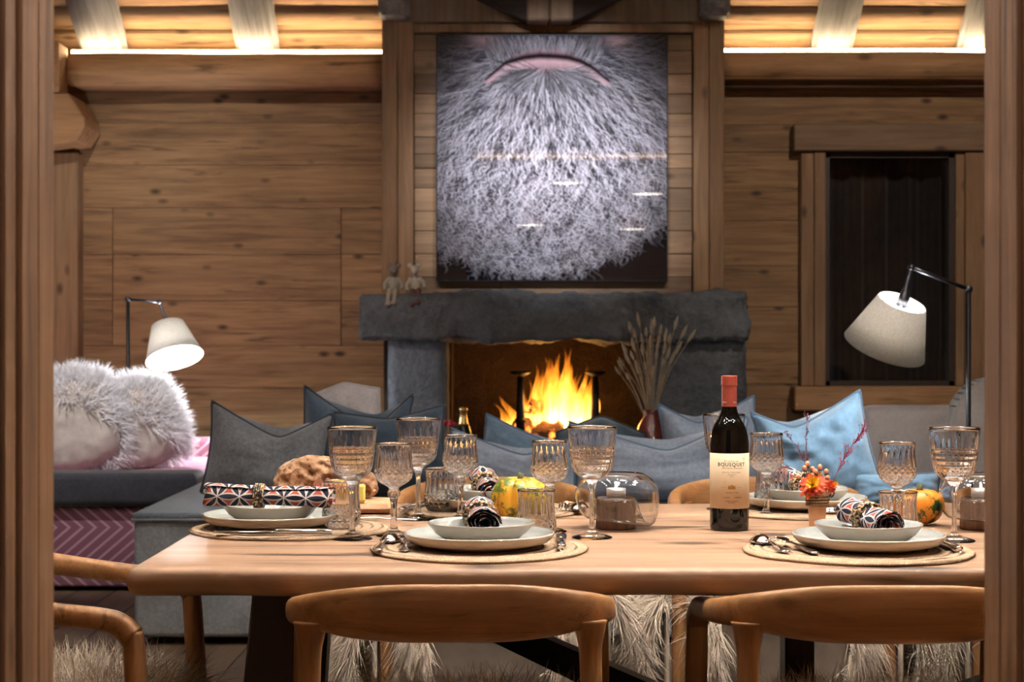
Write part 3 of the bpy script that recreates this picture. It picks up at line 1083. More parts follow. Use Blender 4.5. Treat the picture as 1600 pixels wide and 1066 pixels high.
# ================================================================ FLOOR LAMPS
SHADE = NT('linen_shade')
v = SHADE.coord((1, 1, 1))
nn_ = SHADE.noise(v, 160, 3, 0.6)
colr = SHADE.ramp(nn_, [(0.3, (0.50, 0.47, 0.41)), (0.7, (0.66, 0.63, 0.57))])
df = SHADE.n('ShaderNodeBsdfDiffuse')
tl = SHADE.n('ShaderNodeBsdfTranslucent')
SHADE.l(colr, df.inputs[0])
SHADE.l(colr, tl.inputs[0])
mx = SHADE.n('ShaderNodeMixShader')
mx.inputs[0].default_value = 0.10
SHADE.l(df.outputs[0], mx.inputs[1])
SHADE.l(tl.outputs[0], mx.inputs[2])
SHADE.l(mx.outputs[0], SHADE.out.inputs[0])
SHADE = SHADE.m
CHROME = plain('dark_chrome', (0.07, 0.07, 0.08), 0.3, 0.9, 40, 0.1)
BULB = emit('lamp_bulb', (0.93, 0.96, 1.0), 40.0)


def floor_lamp(label, base, jt, elbow, top, bot, r0, r1, watts):
    """base on floor, jt pole top, elbow arm end, top/bot centres of the shade openings"""
    b = Vector(base)
    L = thing('floor_lamp', label, 'lamp', b, (0, 0, 0), 'reading floor lamps')
    q = lambda p: Vector(p) - b
    link('base', mk(*lathe([(0.0, 0.0), (0.14, 0.0), (0.14, 0.012), (0.13, 0.02), (0.0, 0.022)], 32)), CHROME, L)
    link('pole', mk(*tube([(0, 0, 0.02), (0, 0, 0.7), q(jt)], 0.0095, 12)), BLACK, L)
    link('arm', mk(*tube([q(jt), q(jt).lerp(q(elbow), 0.5), q(elbow)], 0.0075, 10)), CHROME, L)
    link('pivot', mk(*ico(q(jt), 0.016, 2)), CHROME, L)
    link('pivot', mk(*ico(q(elbow), 0.013, 2)), CHROME, L)
    T, B = q(top), q(bot)
    ax = (B - T).normalized()
    link('socket', mk(*tube([q(elbow), q(elbow).lerp(T, 0.55), T - ax * 0.02, T + ax * 0.015], [0.007, 0.007, 0.020, 0.022], 12)), CHROME, L)
    u = ax.orthogonal().normalized()
    w = ax.cross(u)
    n = 48
    V = []
    for (c, r) in ((T, r0), (T.lerp(B, 0.5), (r0 + r1) / 2), (B, r1), (B - ax * 0.002, r1 - 0.003), (T.lerp(B, 0.5), (r0 + r1) / 2 - 0.003), (T + ax * 0.002, r0 - 0.003)):
        for j in range(n):
            a = 2 * pi * j / n
            V.append(c + u * (r * math.cos(a)) + w * (r * math.sin(a)))
    sh = link('lamp_shade', mk(V, ring_faces(6, n, loop=True)), SHADE, L)
    spk = []
    for j in range(3):
        a = 2 * pi * j / 3 + 0.5
        spk.append(tube([T + ax * 0.01, T + ax * 0.004 + (u * math.cos(a) + w * math.sin(a)) * (r0 - 0.001)], 0.0025, 6))
    link('spider', join(spk), CHROME, sh)
    bc = T.lerp(B, 0.42)
    link('bulb', mk(*ico(bc, 0.03, 2)), BULB, L)
    lamp('lamp_glow', 'POINT', b + T.lerp(B, 0.78), watts, (0.90, 0.95, 1.0), 0.045)


p = at(200, 468, 9.0)
floor_lamp('slim dark floor lamp with a white shade tipped open, by the fur cushions', (p.x, 9.0, 0), p, at(249, 472, 8.96),
           at(262, 508, 8.98), at(273, 560, 8.91), 0.085, 0.150, 20)
p = at(1513, 452, 6.1)
floor_lamp('slim dark floor lamp with a grey-white shade in front of the window', (p.x, 6.1, 0), p, at(1424, 418, 6.02),
           at(1410, 472, 6.02), at(1382, 543, 6.09), 0.086, 0.148, 6.5)

# ================================================================ things on the hearth
VASEM = plain('oxblood_glaze', (0.13, 0.028, 0.022), 0.15, 0, 12, 0.35, 0.0)
vb = at(1018, 640, 8.85)
vz = 0.487
hv = vb.z - vz
vase = thing('flower_vase', 'glossy oxblood vase holding dried grasses on the hearth', 'vase', (vb.x, 8.85, vz))
link('body', mk(*lathe([(0.0, 0), (0.055, 0), (0.078, 0.05), (0.088, hv * 0.42), (0.07, hv * 0.7), (0.040, hv * 0.88), (0.036, hv * 0.94), (0.046, hv),
                        (0.042, hv), (0.032, hv * 0.93), (0.06, hv * 0.65), (0.07, 0.06), (0.0, 0.02)], 32)), VASEM, vase)
STRAW = plain('dry_straw', (0.27, 0.23, 0.16), 0.85, 0, 60, 0.25)
HEADM = plain('dry_seed_head', (0.33, 0.28, 0.20), 0.9, 0, 90, 0.25)
tips = [(985, 512), (998, 500), (1010, 520), (1022, 505), (1032, 516), (1046, 530), (1056, 506), (1068, 520), (1080, 526), (972, 566), (966, 580), (990, 540), (1004, 548),
        (1016, 535), (1026, 555), (1038, 545), (1050, 560), (982, 590), (996, 575), (1030, 530), (1012, 560), (976, 545), (1060, 545), (992, 522), (1003, 530), (1018, 512), (1040, 525), (1028, 540), (980, 560), (1008, 572), (1020, 582), (1036, 568), (1044, 552), (970, 572), (988, 556)]
for k, (tx, ty) in enumerate(tips):
    Y = 8.85 + random.uniform(-0.09, 0.09)
    tip = at(tx, ty, Y)
    st = Vector((vb.x + random.uniform(-0.02, 0.02), 8.85 + random.uniform(-0.02, 0.02), vz + hv * 0.5))
    side = 'leaning left' if tx < 1000 else ('leaning right' if tx > 1035 else 'upright')
    g = thing('dried_grass', 'dried beige grass stem with a fluffy head, %s in the oxblood vase' % side, 'dried grass', st, (0, 0, 0), 'dried grasses in the vase, ' + side)
    d = tip - st
    pts = [Vector((0, 0, 0)), Vector((d.x * 0.18, d.y * 0.2, d.z * 0.33)), Vector((d.x * 0.52, d.y * 0.55, d.z * 0.68)), d]
    link('stem', mk(*tube(pts, 0.0024, 5)), STRAW, g)
    dd = (pts[3] - pts[2]).normalized()
    hl = random.uniform(0.05, 0.085)
    c = d
    hp = [c + dd * (hl * (q / 6 - 0.45)) for q in range(7)]
    rr = [0.002, 0.007, 0.0095, 0.010, 0.0085, 0.006, 0.0015]
    link('seed_head', mk(*tube(hp, [r * random.uniform(0.8, 1.1) for r in rr], 8)), HEADM, g)

FOIL = plain('gold_foil', (0.62, 0.42, 0.16), 0.3, 0.9, 120, 0.25)
DKG = plain('dark_bottle_glass', (0.010, 0.018, 0.010), 0.06, 0, 10, 0.1, 0.0)
cp = at(724, 636, 8.85)
hb = cp.z - vz
ch = thing('champagne_bottle', 'dark bottle with a gold foil neck standing on the hearth', 'bottle', (cp.x, 8.85, vz))
link('body', mk(*lathe([(0.0, 0), (0.042, 0), (0.044, 0.01), (0.044, hb * 0.5), (0.034, hb * 0.64), (0.018, hb * 0.76), (0.0, hb * 0.76)], 28)), DKG, ch)
link('foil', mk(*lathe([(0.030, hb * 0.68), (0.0235, hb * 0.72), (0.0185, hb * 0.82), (0.0170, hb * 0.92), (0.0205, hb * 0.93), (0.0205, hb * 0.99), (0.0, hb)], 24)), FOIL, ch)
REDF = plain('red_petal', (0.36, 0.02, 0.03), 0.6, 0, 60)
GRN = plain('dark_leaf', (0.02, 0.05, 0.015), 0.6, 0, 60)
rp = at(702, 660, 8.8)
fl = thing('potted_flower', 'small red potted flower on the hearth beside the gold-necked bottle', 'plant', (rp.x, 8.78, vz))
link('pot', mk(*lathe([(0, 0), (0.03, 0), (0.04, 0.07), (0.036, 0.07), (0.03, 0.06), (0, 0.06)], 20)), BLACK, fl)
link('leaves', join([ico((0.02 * math.cos(a), 0.02 * math.sin(a), 0.10), 0.022, 1, 1.1, 1.1, 1.5) for a in (0, 1.6, 3.1, 4.7)]), GRN, fl)
for a in range(5):
    link('bloom', mk(*ico((0.026 * math.cos(a * 1.26), 0.026 * math.sin(a * 1.26), rp.z - vz - 0.01 + 0.012 * (a % 2)), 0.017, 2, 1, 1, 0.7)), REDF, fl)
BRASS = plain('aged_brass', (0.30, 0.23, 0.13), 0.35, 0.85, 40, 0.2)
bp = at(1076, 656, 8.9)
hbq = bp.z - vz
o = link('brass_pot', mk(*lathe([(0, 0), (0.06, 0), (0.07, 0.03), (0.072, hbq * 0.85), (0.08, hbq), (0.074, hbq), (0.066, hbq * 0.85), (0.06, 0.03), (0, 0.02)], 28)), BRASS, None, (bp.x, 8.9, vz))
tag(o, 'dull brass pot on the hearth right of the oxblood vase', 'pot')

# ================================================================ SOFA AND CUSHIONS
FELT = fabric('blue_grey_felt', (0.195, 0.205, 0.218), 300, 0.2)
FELT_TOP = fabric('blue_felt', (0.105, 0.125, 0.150), 300, 0.18)
SX0, SX1, SY0, SY1, SZ = -1.385, 1.48, 6.32, 7.72, 0.487
sofa = thing('sofa', 'low blue-grey felt sofa bench behind the dining table', 'sofa', (0, 6.9, 0))


def rbox(name, x0, x1, y0, y1, z0, z1, mat, parent, bev, org):
    V, F = boxv(x0 - org[0], x1 - org[0], y0 - org[1], y1 - org[1], z0 - org[2], z1 - org[2])
    return link(name, bevel_mesh(V, F, bev, 3, True), mat, parent)


rbox('base', SX0, SX1, SY0, SY1, 0.03, SZ - 0.026, FELT, sofa, 0.02, (0, 6.9, 0))
rbox('seat_pad', SX0 - 0.004, SX1 + 0.004, SY0 - 0.004, SY1 + 0.004, SZ - 0.026, SZ, FELT_TOP, sofa, 0.011, (0, 6.9, 0))
link('piping', mk(*tube([(SX0 - 0.004, SY1 - 6.9, SZ - 0.026), (SX0 - 0.006, SY0 - 6.907, SZ - 0.026), (SX1, SY0 - 6.907, SZ - 0.026)], 0.006, 6)), FELT, sofa)
for fx in (SX0 + 0.1, SX1 - 0.1):
    for fy in (SY0 + 0.1, SY1 - 0.1):
        link('foot', bevel_mesh(*boxv(fx - 0.03, fx + 0.03, fy - 6.93, fy - 6.87, 0, 0.05), 0.004), BLACK, sofa)


def cushion_geo(w, h, t, chop, seed, asym=0.0, wr=0.012, rnd=0.0):
    n = 30
    rng = random.Random(seed)
    off = Vector((rng.uniform(0, 50), rng.uniform(0, 50), 0))

    def vee(u):
        q = min(1.0, abs(u - asym) / (1 - asym * (1 if u > asym else -1)))
        return (1 - math.sqrt(q * q + 0.012)) / 0.89 + 0.006

    def P(u, v, s):
        fu, fv = 1 - 0.07 * (1 - v * v), 1 - 0.05 * (1 - u * u)
        top = ((v + 1) / 2) ** 1.6
        fu *= math.sqrt(1 - rnd * v * v)
        fv *= math.sqrt(1 - rnd * u * u)
        x = w / 2 * u * fu
        z = h / 2 + h / 2 * v * fv - chop * h * top * vee(u)
        edge = max(0.0, (1 - u ** 4) * (1 - v ** 4)) ** 0.55
        th = t / 2 * edge * (1 - 0.55 * chop * 2 * top * math.exp(-((u - asym) / 0.35) ** 2))
        nz = mnoise.noise(Vector((u * 2.2, v * 2.2, s * 3)) + off) + 0.5 * mnoise.noise(Vector((u * 5, v * 5, s * 3)) + off)
        y = s * th + s * wr * nz * edge
        if s > 0 and chop > 0:      # the back panel bulges up behind the dented seam
            z += 0.62 * chop * h * top * vee(u) * max(0.0, 1 - v ** 10) ** 0.5 * max(0, (v + 0.2))
            y += 0.02 * top * vee(u)
        return (x, y, z)
    V, F = [], []
    for s in (-1, 1):
        b = len(V)
        for i in range(n + 1):
            for j in range(n + 1):
                V.append(P(-1 + 2 * j / n, -1 + 2 * i / n, s))
        for i in range(n):
            for j in range(n):
                a = b + i * (n + 1) + j
                q = (a, a + 1, a + n + 2, a + n + 1)
                F.append(q if s < 0 else tuple(reversed(q)))
    ed = [P(-1 + 2 * j / n, -1, -1) for j in range(n)] + [P(1, -1 + 2 * j / n, -1) for j in range(n)] + \
         [P(1 - 2 * j / n, 1, -1) for j in range(n)] + [P(-1, 1 - 2 * j / n, -1) for j in range(n + 1)]
    return (V, F), tube(ed, 0.0068, 6)


def cushion(label, px, Y, w, h, t, chop, mat, pipe, lean=0.14, roll=0.0, yaw=0.0, seed=1, asym=0.0, zb=SZ, wr=0.012):
    g, e = cushion_geo(w, h, t, chop, seed, asym, wr)
    lift = abs(math.sin(roll)) * w / 2 * 0.55
    c = thing('cushion', label, 'cushion', (X_(px, Y), Y, zb + lift + 0.002), (-lean, roll, yaw), 'cushions along the sofa')
    link('cover', mk(*g), mat, c)
    link('piping', mk(*e), pipe, c)
    return c


C_CHAR = fabric('charcoal_wool', (0.120, 0.121, 0.124), 350, 0.25)
C_DKBLUE = fabric('dark_teal_linen', (0.045, 0.066, 0.086), 350, 0.15)
C_TEAL = fabric('petrol_linen', (0.030, 0.047, 0.062), 350, 0.15)
C_BLUE = fabric('slate_blue_linen', (0.080, 0.120, 0.160), 350, 0.15)
C_BLUEGREY = fabric('blue_grey_linen', (0.150, 0.168, 0.200), 350, 0.18)
C_BRIGHT = fabric('clear_blue_linen', (0.100, 0.168, 0.232), 350, 0.12)
C_BEIGE = fabric('beige_linen', (0.36, 0.32, 0.30), 350, 0.1)
C_PIPE = fabric('dark_piping', (0.022, 0.026, 0.034), 350, 0.1)
C_PIPEB = fabric('blue_piping', (0.05, 0.085, 0.125), 350, 0.1)
cushion('charcoal cushion with dark piping, leftmost on the sofa, one corner raised', 410, 6.75, 0.48, 0.36, 0.20, 0.30, C_CHAR, C_PIPE, 0.16, 0.10, 0.05, 3, 0.15)
cushion('dark blue cushion with a tall left corner behind the charcoal one', 548, 7.20, 0.46, 0.42, 0.17, 0.36, C_DKBLUE, C_PIPE, 0.16, 0.07, 0.0, 5, 0.3)
cushion('pale beige cushion tip peeking behind the dark blue cushion', 552, 7.48, 0.30, 0.40, 0.14, -0.12, C_BEIGE, C_BEIGE, 0.10, -0.10, 0.0, 7)
cushion('petrol blue cushion behind the two tall left goblets', 614, 6.95, 0.45, 0.35, 0.17, 0.10, C_TEAL, C_PIPE, 0.12, -0.06, 0.0, 9)
cushion('slate blue cushion with a raised left corner before the fire', 822, 6.98, 0.44, 0.27, 0.17, 0.22, C_BLUE, C_PIPEB, 0.14, 0.20, -0.05, 11, 0.35)
cushion('blue-grey cushion with a central dent left of the bubble candle holder', 800, 6.62, 0.50, 0.275, 0.19, 0.30, C_BLUEGREY, C_PIPEB, 0.20, 0.05, 0.0, 13, 0.15)
cushion('dark navy cushion peak below the right andiron', 938, 7.28, 0.38, 0.235, 0.16, -0.32, C_TEAL, C_PIPE, 0.12, 0.02, 0.0, 15)
cushion('wide blue-grey cushion with a deep dent behind the bubble candle holder', 1035, 6.65, 0.70, 0.325, 0.20, 0.36, C_BLUEGREY, C_PIPEB, 0.20, -0.03, 0.0, 17, 0.08)
cushion('grey-blue cushion whose tall right corner stands behind the wine bottle', 1118, 7.05, 0.40, 0.38, 0.15, 0.22, C_BLUEGREY, C_PIPEB, 0.12, -0.08, 0.1, 19, -0.2)
cushion('bright blue cushion with a high pointed right corner behind the flowers', 1296, 6.42, 0.42, 0.39, 0.19, 0.20, C_BRIGHT, C_PIPEB, 0.16, -0.20, 0.05, 21, -0.3, SZ, 0.03)
cushion('low light blue cushion lying at the right end of the sofa', 1400, 6.38, 0.34, 0.14, 0.20, 0.05, C_BRIGHT, C_PIPEB, 0.2, 0.0, 0.0, 23)

# ---- pink herringbone settee with charcoal arm at the left
kh = NT('pink_herringbone')
tc = kh.n('ShaderNodeTexCoord')
sp = kh.n('ShaderNodeSeparateXYZ')
kh.l(tc.outputs['Object'], sp.inputs[0])
sxy = kh.math('ADD', sp.outputs[0], sp.outputs[1])
tri = kh.math('ABSOLUTE', kh.math('SUBTRACT', kh.math('FRACT', kh.math('MULTIPLY', kh.math('ADD', sp.outputs[2], 0.06), 2.9)), 0.5))
vv = kh.math('FRACT', kh.math('MULTIPLY', kh.math('SUBTRACT', sxy, kh.math('MULTIPLY', tri, 0.40)), 17.0))
st = kh.math('GREATER_THAN', vv, 0.72)
col = kh.mix(st, (*srgb(112, 66, 80), 1), (*srgb(160, 120, 134), 1))
kh.principled(col, 0.9, st, 0.2, 0.002, Sheen_Weight=0.3)
HERR = kh.m
PINK = fabric('pink_velvet', srgb(172, 122, 144), 300, 0.1)
CHARC = fabric('charcoal_felt', (0.030, 0.030, 0.036), 300, 0.2)
EX, EY = -2.0, 8.3
st_ = thing('settee', 'pink herringbone settee with a charcoal arm under the fur cushions', 'settee', (EX, EY, 0))
org = (EX, EY, 0)
rbox('arm_panel', -2.70, -1.42, 7.70, 7.86, 0.02, 0.375, HERR, st_, 0.012, org)
rbox('arm_pad', -2.72, -1.40, 7.66, 7.90, 0.378, 0.530, CHARC, st_, 0.035, org)
rbox('seat_base', -2.68, -1.36, 7.87, 9.15, 0.02, 0.36, HERR, st_, 0.015, org)
rbox('seat_cushion', -2.68, -1.34, 7.91, 9.15, 0.365, 0.505, PINK, st_, 0.035, org)
rbox('backrest', -2.68, -1.30, 9.16, 9.36, 0.10, 0.60, HERR, st_, 0.03, org)

# ---- white fur cushions on the settee
LEATHER = plain('pale_suede', (0.40, 0.34, 0.30), 0.9, 0, 25, 0.12)
kw = NT('white_fur')
cw = kw.ramp(kw.noise(kw.coord((1, 1, 1)), 50, 3, 0.6), [(0.3, (0.88, 0.86, 0.87)), (0.7, (0.97, 0.96, 0.97))])
d_, t_, m_ = kw.n('ShaderNodeBsdfDiffuse'), kw.n('ShaderNodeBsdfTranslucent'), kw.n('ShaderNodeMixShader')
kw.l(cw, d_.inputs[0])
kw.l(cw, t_.inputs[0])
m_.inputs[0].default_value = 0.5
kw.l(d_.outputs[0], m_.inputs[1])
kw.l(t_.outputs[0], m_.inputs[2])
kw.l(m_.outputs[0], kw.out.inputs[0])
WFUR = kw.m
for k, (px, Y, w, h, yaw, lb) in enumerate(((140, 8.12, 0.46, 0.46, 0.35, 'white long-fur cushion with suede face, the left one on the pink settee'),
                                            (238, 8.27, 0.40, 0.42, 0.42, 'white long-fur cushion with suede face, the right one on the pink settee'))):
    g, e = cushion_geo(w, h, 0.17, -0.02, 31 + k, 0.0, 0.012, 0.42)
    c = thing('fur_cushion', lb, 'cushion', (X_(px, Y), Y, 0.500), (-0.22, -0.30, yaw), 'fur cushions')
    link('suede_face', mk(*g), LEATHER, c)
    rr = random.Random(k)
    B, N = [], []
    nn2 = 31 * 31
    for q in range(9500):
        # fur grows round the rim, over the back and far onto the face
        back = rr.random() < 0.4
        if back:
            idx = nn2 + rr.randrange(nn2)
        else:
            side = rr.randrange(3)
            if side == 0:
                idx = 30 * 31 + rr.randrange(31) if rr.random() < .6 else 29 * 31 + rr.randrange(31)
            elif side == 1:
                idx = rr.randrange(31) * 31 + rr.choice((29, 30))
            else:
                idx = rr.randrange(31) * 31 + rr.choice((0, 1))
        if not back and q % 3 == 0:
            idx = rr.randrange(nn2)
            fp_ = g[0][idx]
            if (fp_[0] / w * 2 + (fp_[2] - h / 2) / h * 2) < (0.40 if k == 0 else 0.05) * 1.0:
                idx = 30 * 31 + rr.randrange(31)
        p = Vector(g[0][idx])
        cdir = Vector((p.x, p.y * 1.6, p.z - h / 2))
        nrm = cdir.normalized()
        B.append(p + Vector((rr.uniform(-.01, .01), rr.uniform(-.01, .01), rr.uniform(-.01, .01))))
        N.append(nrm)
    fo = link('fur', mk(*fur_mesh(B, N, 0.085, 0.0050, 0.35, 0.42, 3, 5 + k)), WFUR, c)
    fo['kind'] = 'stuff'

# ---- taupe armchair at the right
TAUPE = fabric('taupe_velvet', (0.28, 0.245, 0.225), 320, 0.08)
AX, AY = 2.0, 7.75
ac = thing('armchair', 'taupe upholstered armchair with a rounded wing below the window', 'armchair', (AX, AY, 0))
org = (AX, AY, 0)
rbox('backrest', X_(1345, 7.5), X_(1510, 7.5), 7.42, 7.60, 0.12, Z_(634, 7.5), TAUPE, ac, 0.05, org)
rbox('seat', X_(1345, 7.5), X_(1600, 7.5), 7.60, 8.25, 0.10, 0.46, TAUPE, ac, 0.05, org)
V = []
ZT = Z_(588, 7.4)
nq = 26
out = []
xa, xb = X_(1478, 7.4) - AX, X_(1680, 7.4) - AX
for q in range(nq + 1):
    u = q / nq
    a = pi * (1 - u)
    out.append(((xa + xb) / 2 + (xb - xa) / 2 * math.copysign(abs(math.cos(a)) ** 0.7, math.cos(a)), 0.55 + (ZT - 0.55) * math.sin(a) ** 0.55))
out = [(xa, 0.10)] + out + [(xb, 0.10)]
n = len(out)
V = [(a, 7.32 - AY, b) for a, b in out] + [(a, 7.46 - AY, b) for a, b in out]
F = [tuple(reversed(range(n))), tuple(range(n, 2 * n))] + [(i, (i + 1) % n, (i + 1) % n + n, i + n) for i in range(n)]
link('wing', bevel_mesh(V, F, 0.02, 3, True), TAUPE, ac)
for fx in (X_(1350, 7.5), X_(1590, 7.5)):
    for fy in (7.5, 8.2):
        link('foot', bevel_mesh(*boxv(fx - .02 - AX, fx + .02 - AX, fy - .02 - AY, fy + .02 - AY, 0, 0.13), 0.004), BLACK, ac)

# ================================================================ DINING TABLE
TX0, TX1, TY0, TY1, TZ, TB = -0.620, 1.95, 2.776, 3.905, 0.75, 0.703
table = thing('dining_table', 'thick live-edge oak dining table laid for dinner', 'table', ((TX0 + TX1) / 2, 3.35, 0))
tox, toy = (TX0 + TX1) / 2, 3.35


def slab(name, y0, y1, wavy0, wavy1, seed):
    N = 90
    V = []
    for i in range(N + 1):
        u = i / N
        x = TX0 + (TX1 - TX0) * u
        end = 1.0
        ins = 0.0
        if i in (0, N):
            ins = 0.009
        if i == 1:
            x = TX0 + 0.004
        if i == 2:
            x = TX0 + 0.012
        ins = {0: 0.010, 1: 0.003, 2: 0.0}.get(i, {N: 0.010}.get(i, 0.0))
        w = 0.010 * mnoise.noise(Vector((x * 2.3 + seed, 0, 0))) + 0.004 * mnoise.noise(Vector((x * 7 + seed, 3, 0)))
        bul = -0.010 * math.exp(-((x + 0.36) / 0.09) ** 2)
        a = y0 + (w if wavy0 else 0)
        b = y1 + (w if wavy1 else 0)
        z1, z0 = TZ - ins, TB + ins + 0.003 * mnoise.noise(Vector((x * 4 + seed, 9, 0)))
        if wavy0:
            a += bul
            pro = [(a + 0.020, z1), (a + 0.011, z1 - 0.0012), (a + 0.0045, z1 - 0.0045), (a + 0.0012, z1 - 0.011), (a + 0.001, (z0 + z1) / 2 - 0.004), (a + 0.005, z0 + 0.010), (a + 0.013, z0 + 0.003), (a + 0.026, z0)]
        else:
            pro = [(a + 0.004, z1), (a + 0.0015, z1 - 0.0008), (a + 0.0008, z1 - 0.003), (a + 0.0008, z1 - 0.01), (a + 0.0008, (z0 + z1) / 2), (a + 0.0008, z0 + 0.01), (a + 0.002, z0 + 0.001), (a + 0.004, z0)]
        if wavy1:
            pro += [(b - 0.026, z0), (b - 0.010, z0 + 0.004), (b - 0.002, z0 + 0.014), (b, (z0 + z1) / 2), (b - 0.004, z1 - 0.01), (b - 0.02, z1)]
        else:
            pro += [(b - 0.004, z0), (b - 0.002, z0 + 0.001), (b - 0.0008, z0 + 0.01), (b - 0.0008, (z0 + z1) / 2), (b - 0.0008, z1 - 0.003), (b - 0.004, z1)]
        V += [(x - tox, yy - toy, zz) for yy, zz in pro]
    n = len(pro)
    return link(name, mk(V, [tuple(reversed(f)) for f in ring_faces(N + 1, n)]), W_TABLE, table)


slab('tabletop_plank', TY0, 3.30, True, False, 1.7)
slab('tabletop_plank', 3.30, 3.62, False, False, 5.1)
slab('tabletop_plank', 3.62, TY1, False, True, 9.3)


def prism(name, quad_top, quad_bot, mat, parent, bev=0.004):
    V = [Vector(p) - Vector((tox, toy, 0)) for p in quad_bot + quad_top]
    F = [(3, 2, 1, 0), (4, 5, 6, 7), (0, 1, 5, 4), (1, 2, 6, 5), (2, 3, 7, 6), (3, 0, 4, 7)]
    return link(name, bevel_mesh(V, F, bev), mat, parent)


def leg(xt, xb, wt, wb, y0, y1):
    prism('leg', [(xt - wt / 2, y0, TB), (xt + wt / 2, y0, TB), (xt + wt / 2, y1, TB), (xt - wt / 2, y1, TB)],
          [(xb - wb / 2, y0, 0), (xb + wb / 2, y0, 0), (xb + wb / 2, y1, 0), (xb - wb / 2, y1, 0)], W_DARK, table)


leg(-0.415, -0.47, 0.085, 0.11, 3.06, 3.14)
leg(-0.415, -0.47, 0.085, 0.11, 3.60, 3.68)
leg(1.72, 1.78, 0.085, 0.11, 3.06, 3.14)
leg(1.72, 1.78, 0.085, 0.11, 3.60, 3.68)
leg(0.55, 0.55, 0.056, 0.056, 3.30, 3.37)
prism('brace', [(-0.37, 3.30, TB - 0.002), (-0.29, 3.30, TB - 0.002), (-0.29, 3.37, TB - 0.002), (-0.37, 3.37, TB - 0.002)],
      [(0.46, 3.30, 0.30), (0.52, 3.30, 0.35), (0.52, 3.37, 0.35), (0.46, 3.37, 0.30)], BLACK, table, 0.003)
prism('brace', [(1.66, 3.30, TB - 0.002), (1.58, 3.30, TB - 0.002), (1.58, 3.37, TB - 0.002), (1.66, 3.37, TB - 0.002)],
      [(0.64, 3.30, 0.30), (0.58, 3.30, 0.35), (0.58, 3.37, 0.35), (0.64, 3.37, 0.30)], BLACK, table, 0.003)

# ================================================================ CHAIRS
def catmull(P, per=5):
    out = []
    for i in range(len(P) - 1):
        p0 = P[max(i - 1, 0)]
        p1, p2 = P[i], P[i + 1]
        p3 = P[min(i + 2, len(P) - 1)]
        for k in range(per):
            t = k / per
            out.append(tuple(0.5 * (2 * b + (c - a) * t + (2 * a - 5 * b + 4 * c - d) * t * t + (-a + 3 * b - 3 * c + d) * t ** 3)
                             for a, b, c, d in zip(p0, p1, p2, p3)))
    out.append(tuple(P[-1]))
    return out


# x, y, z of the rail centre line, half height, half thickness
HALF = [(0.0, 0.0, 0.708, 0.044, 0.010), (0.09, 0.003, 0.708, 0.043, 0.010), (0.155, 0.014, 0.7075, 0.037, 0.011), (0.200, 0.036, 0.7065, 0.029, 0.014),
        (0.228, 0.075, 0.702, 0.0235, 0.017), (0.241, 0.13, 0.694, 0.021, 0.018), (0.246, 0.20, 0.684, 0.019, 0.018), (0.248, 0.27, 0.675, 0.018, 0.018),
        (0.249, 0.33, 0.669, 0.018, 0.018), (0.250, 0.365, 0.660, 0.019, 0.018), (0.252, 0.388, 0.640, 0.020, 0.019)]
half = catmull(HALF, 4)
full = [(-a, b, c, d, e) for a, b, c, d, e in reversed(half[1:])] + half
V = []
NS = 16
for i, (a, b, c, hh_, tt_) in enumerate(full):
    p0, p1 = full[max(i - 1, 0)], full[min(i + 1, len(full) - 1)]
    tv = Vector((p1[0] - p0[0], p1[1] - p0[1], (p1[2] - p0[2]))).normalized()
    side = Vector((tv.y, -tv.x, 0)).normalized()
    upv = side.cross(tv).normalized()
    if upv.z < 0:
        upv = -upv
    for j in range(NS):
        an = 2 * pi * j / NS
        ca_, sa_ = math.cos(an), math.sin(an)
        ex = 0.75
        V.append(Vector((a, b, c)) + side * (tt_ * math.copysign(abs(ca_) ** ex, ca_)) + upv * (hh_ * math.copysign(abs(sa_) ** ex, sa_)))
RAIL = mk(V, ring_faces(len(full), NS))


def legmesh(pts, rad):
    return mk(*tube(catmull([tuple(p) + (r,) for p, r in zip(pts, rad)], 4) and [q[:3] for q in catmull([tuple(p) + (r,) for p, r in zip(pts, rad)], 4)],
                    [q[3] for q in catmull([tuple(p) + (r,) for p, r in zip(pts, rad)], 4)], 14))


RL = {s: legmesh([(s * 0.212, 0.042, 0.690), (s * 0.2125, 0.040, 0.665), (s * 0.213, 0.036, 0.62), (s * 0.216, 0.01, 0.42), (s * 0.222, -0.05, 0.0)], [0.027, 0.021, 0.017, 0.0185, 0.012]) for s in (-1, 1)}
FL = {s: legmesh([(s * 0.252, 0.387, 0.648), (s * 0.2525, 0.392, 0.60), (s * 0.255, 0.402, 0.42), (s * 0.262, 0.43, 0.0)], [0.0185, 0.0185, 0.019, 0.012]) for s in (-1, 1)}
APR = {'side': [bevel_mesh(*boxv(s * 0.232 - 0.012, s * 0.232 + 0.012, 0.02, 0.40, 0.375, 0.425), 0.005) for s in (-1, 1)],
       'front': bevel_mesh(*boxv(-0.25, 0.25, 0.385, 0.412, 0.375, 0.425), 0.005), 'rear': bevel_mesh(*boxv(-0.21, 0.21, 0.0, 0.024, 0.375, 0.425), 0.005)}
SEATM = bevel_mesh(*boxv(-0.238, 0.238, 0.01, 0.41, 0.426, 0.446), 0.008, 2, True)
CORD = fabric('natural_cord', (0.42, 0.34, 0.24), 260, 0.2)


def chair(label, loc, rz):
    c = thing('dining_chair', label, 'chair', loc, (0, 0, rz), 'dining chairs')
    link('backrest', RAIL, W_CHAIR, c)
    for s in (-1, 1):
        link('leg', RL[s], W_CHAIRV, c)
        link('leg', FL[s], W_CHAIRV, c)
    for m_ in APR['side']:
        link('seat_rail', m_, W_CHAIR, c)
    link('seat_rail', APR['front'], W_CHAIR, c)
    link('seat_rail', APR['rear'], W_CHAIR, c)
    link('seat', SEATM, CORD, c)
    return c


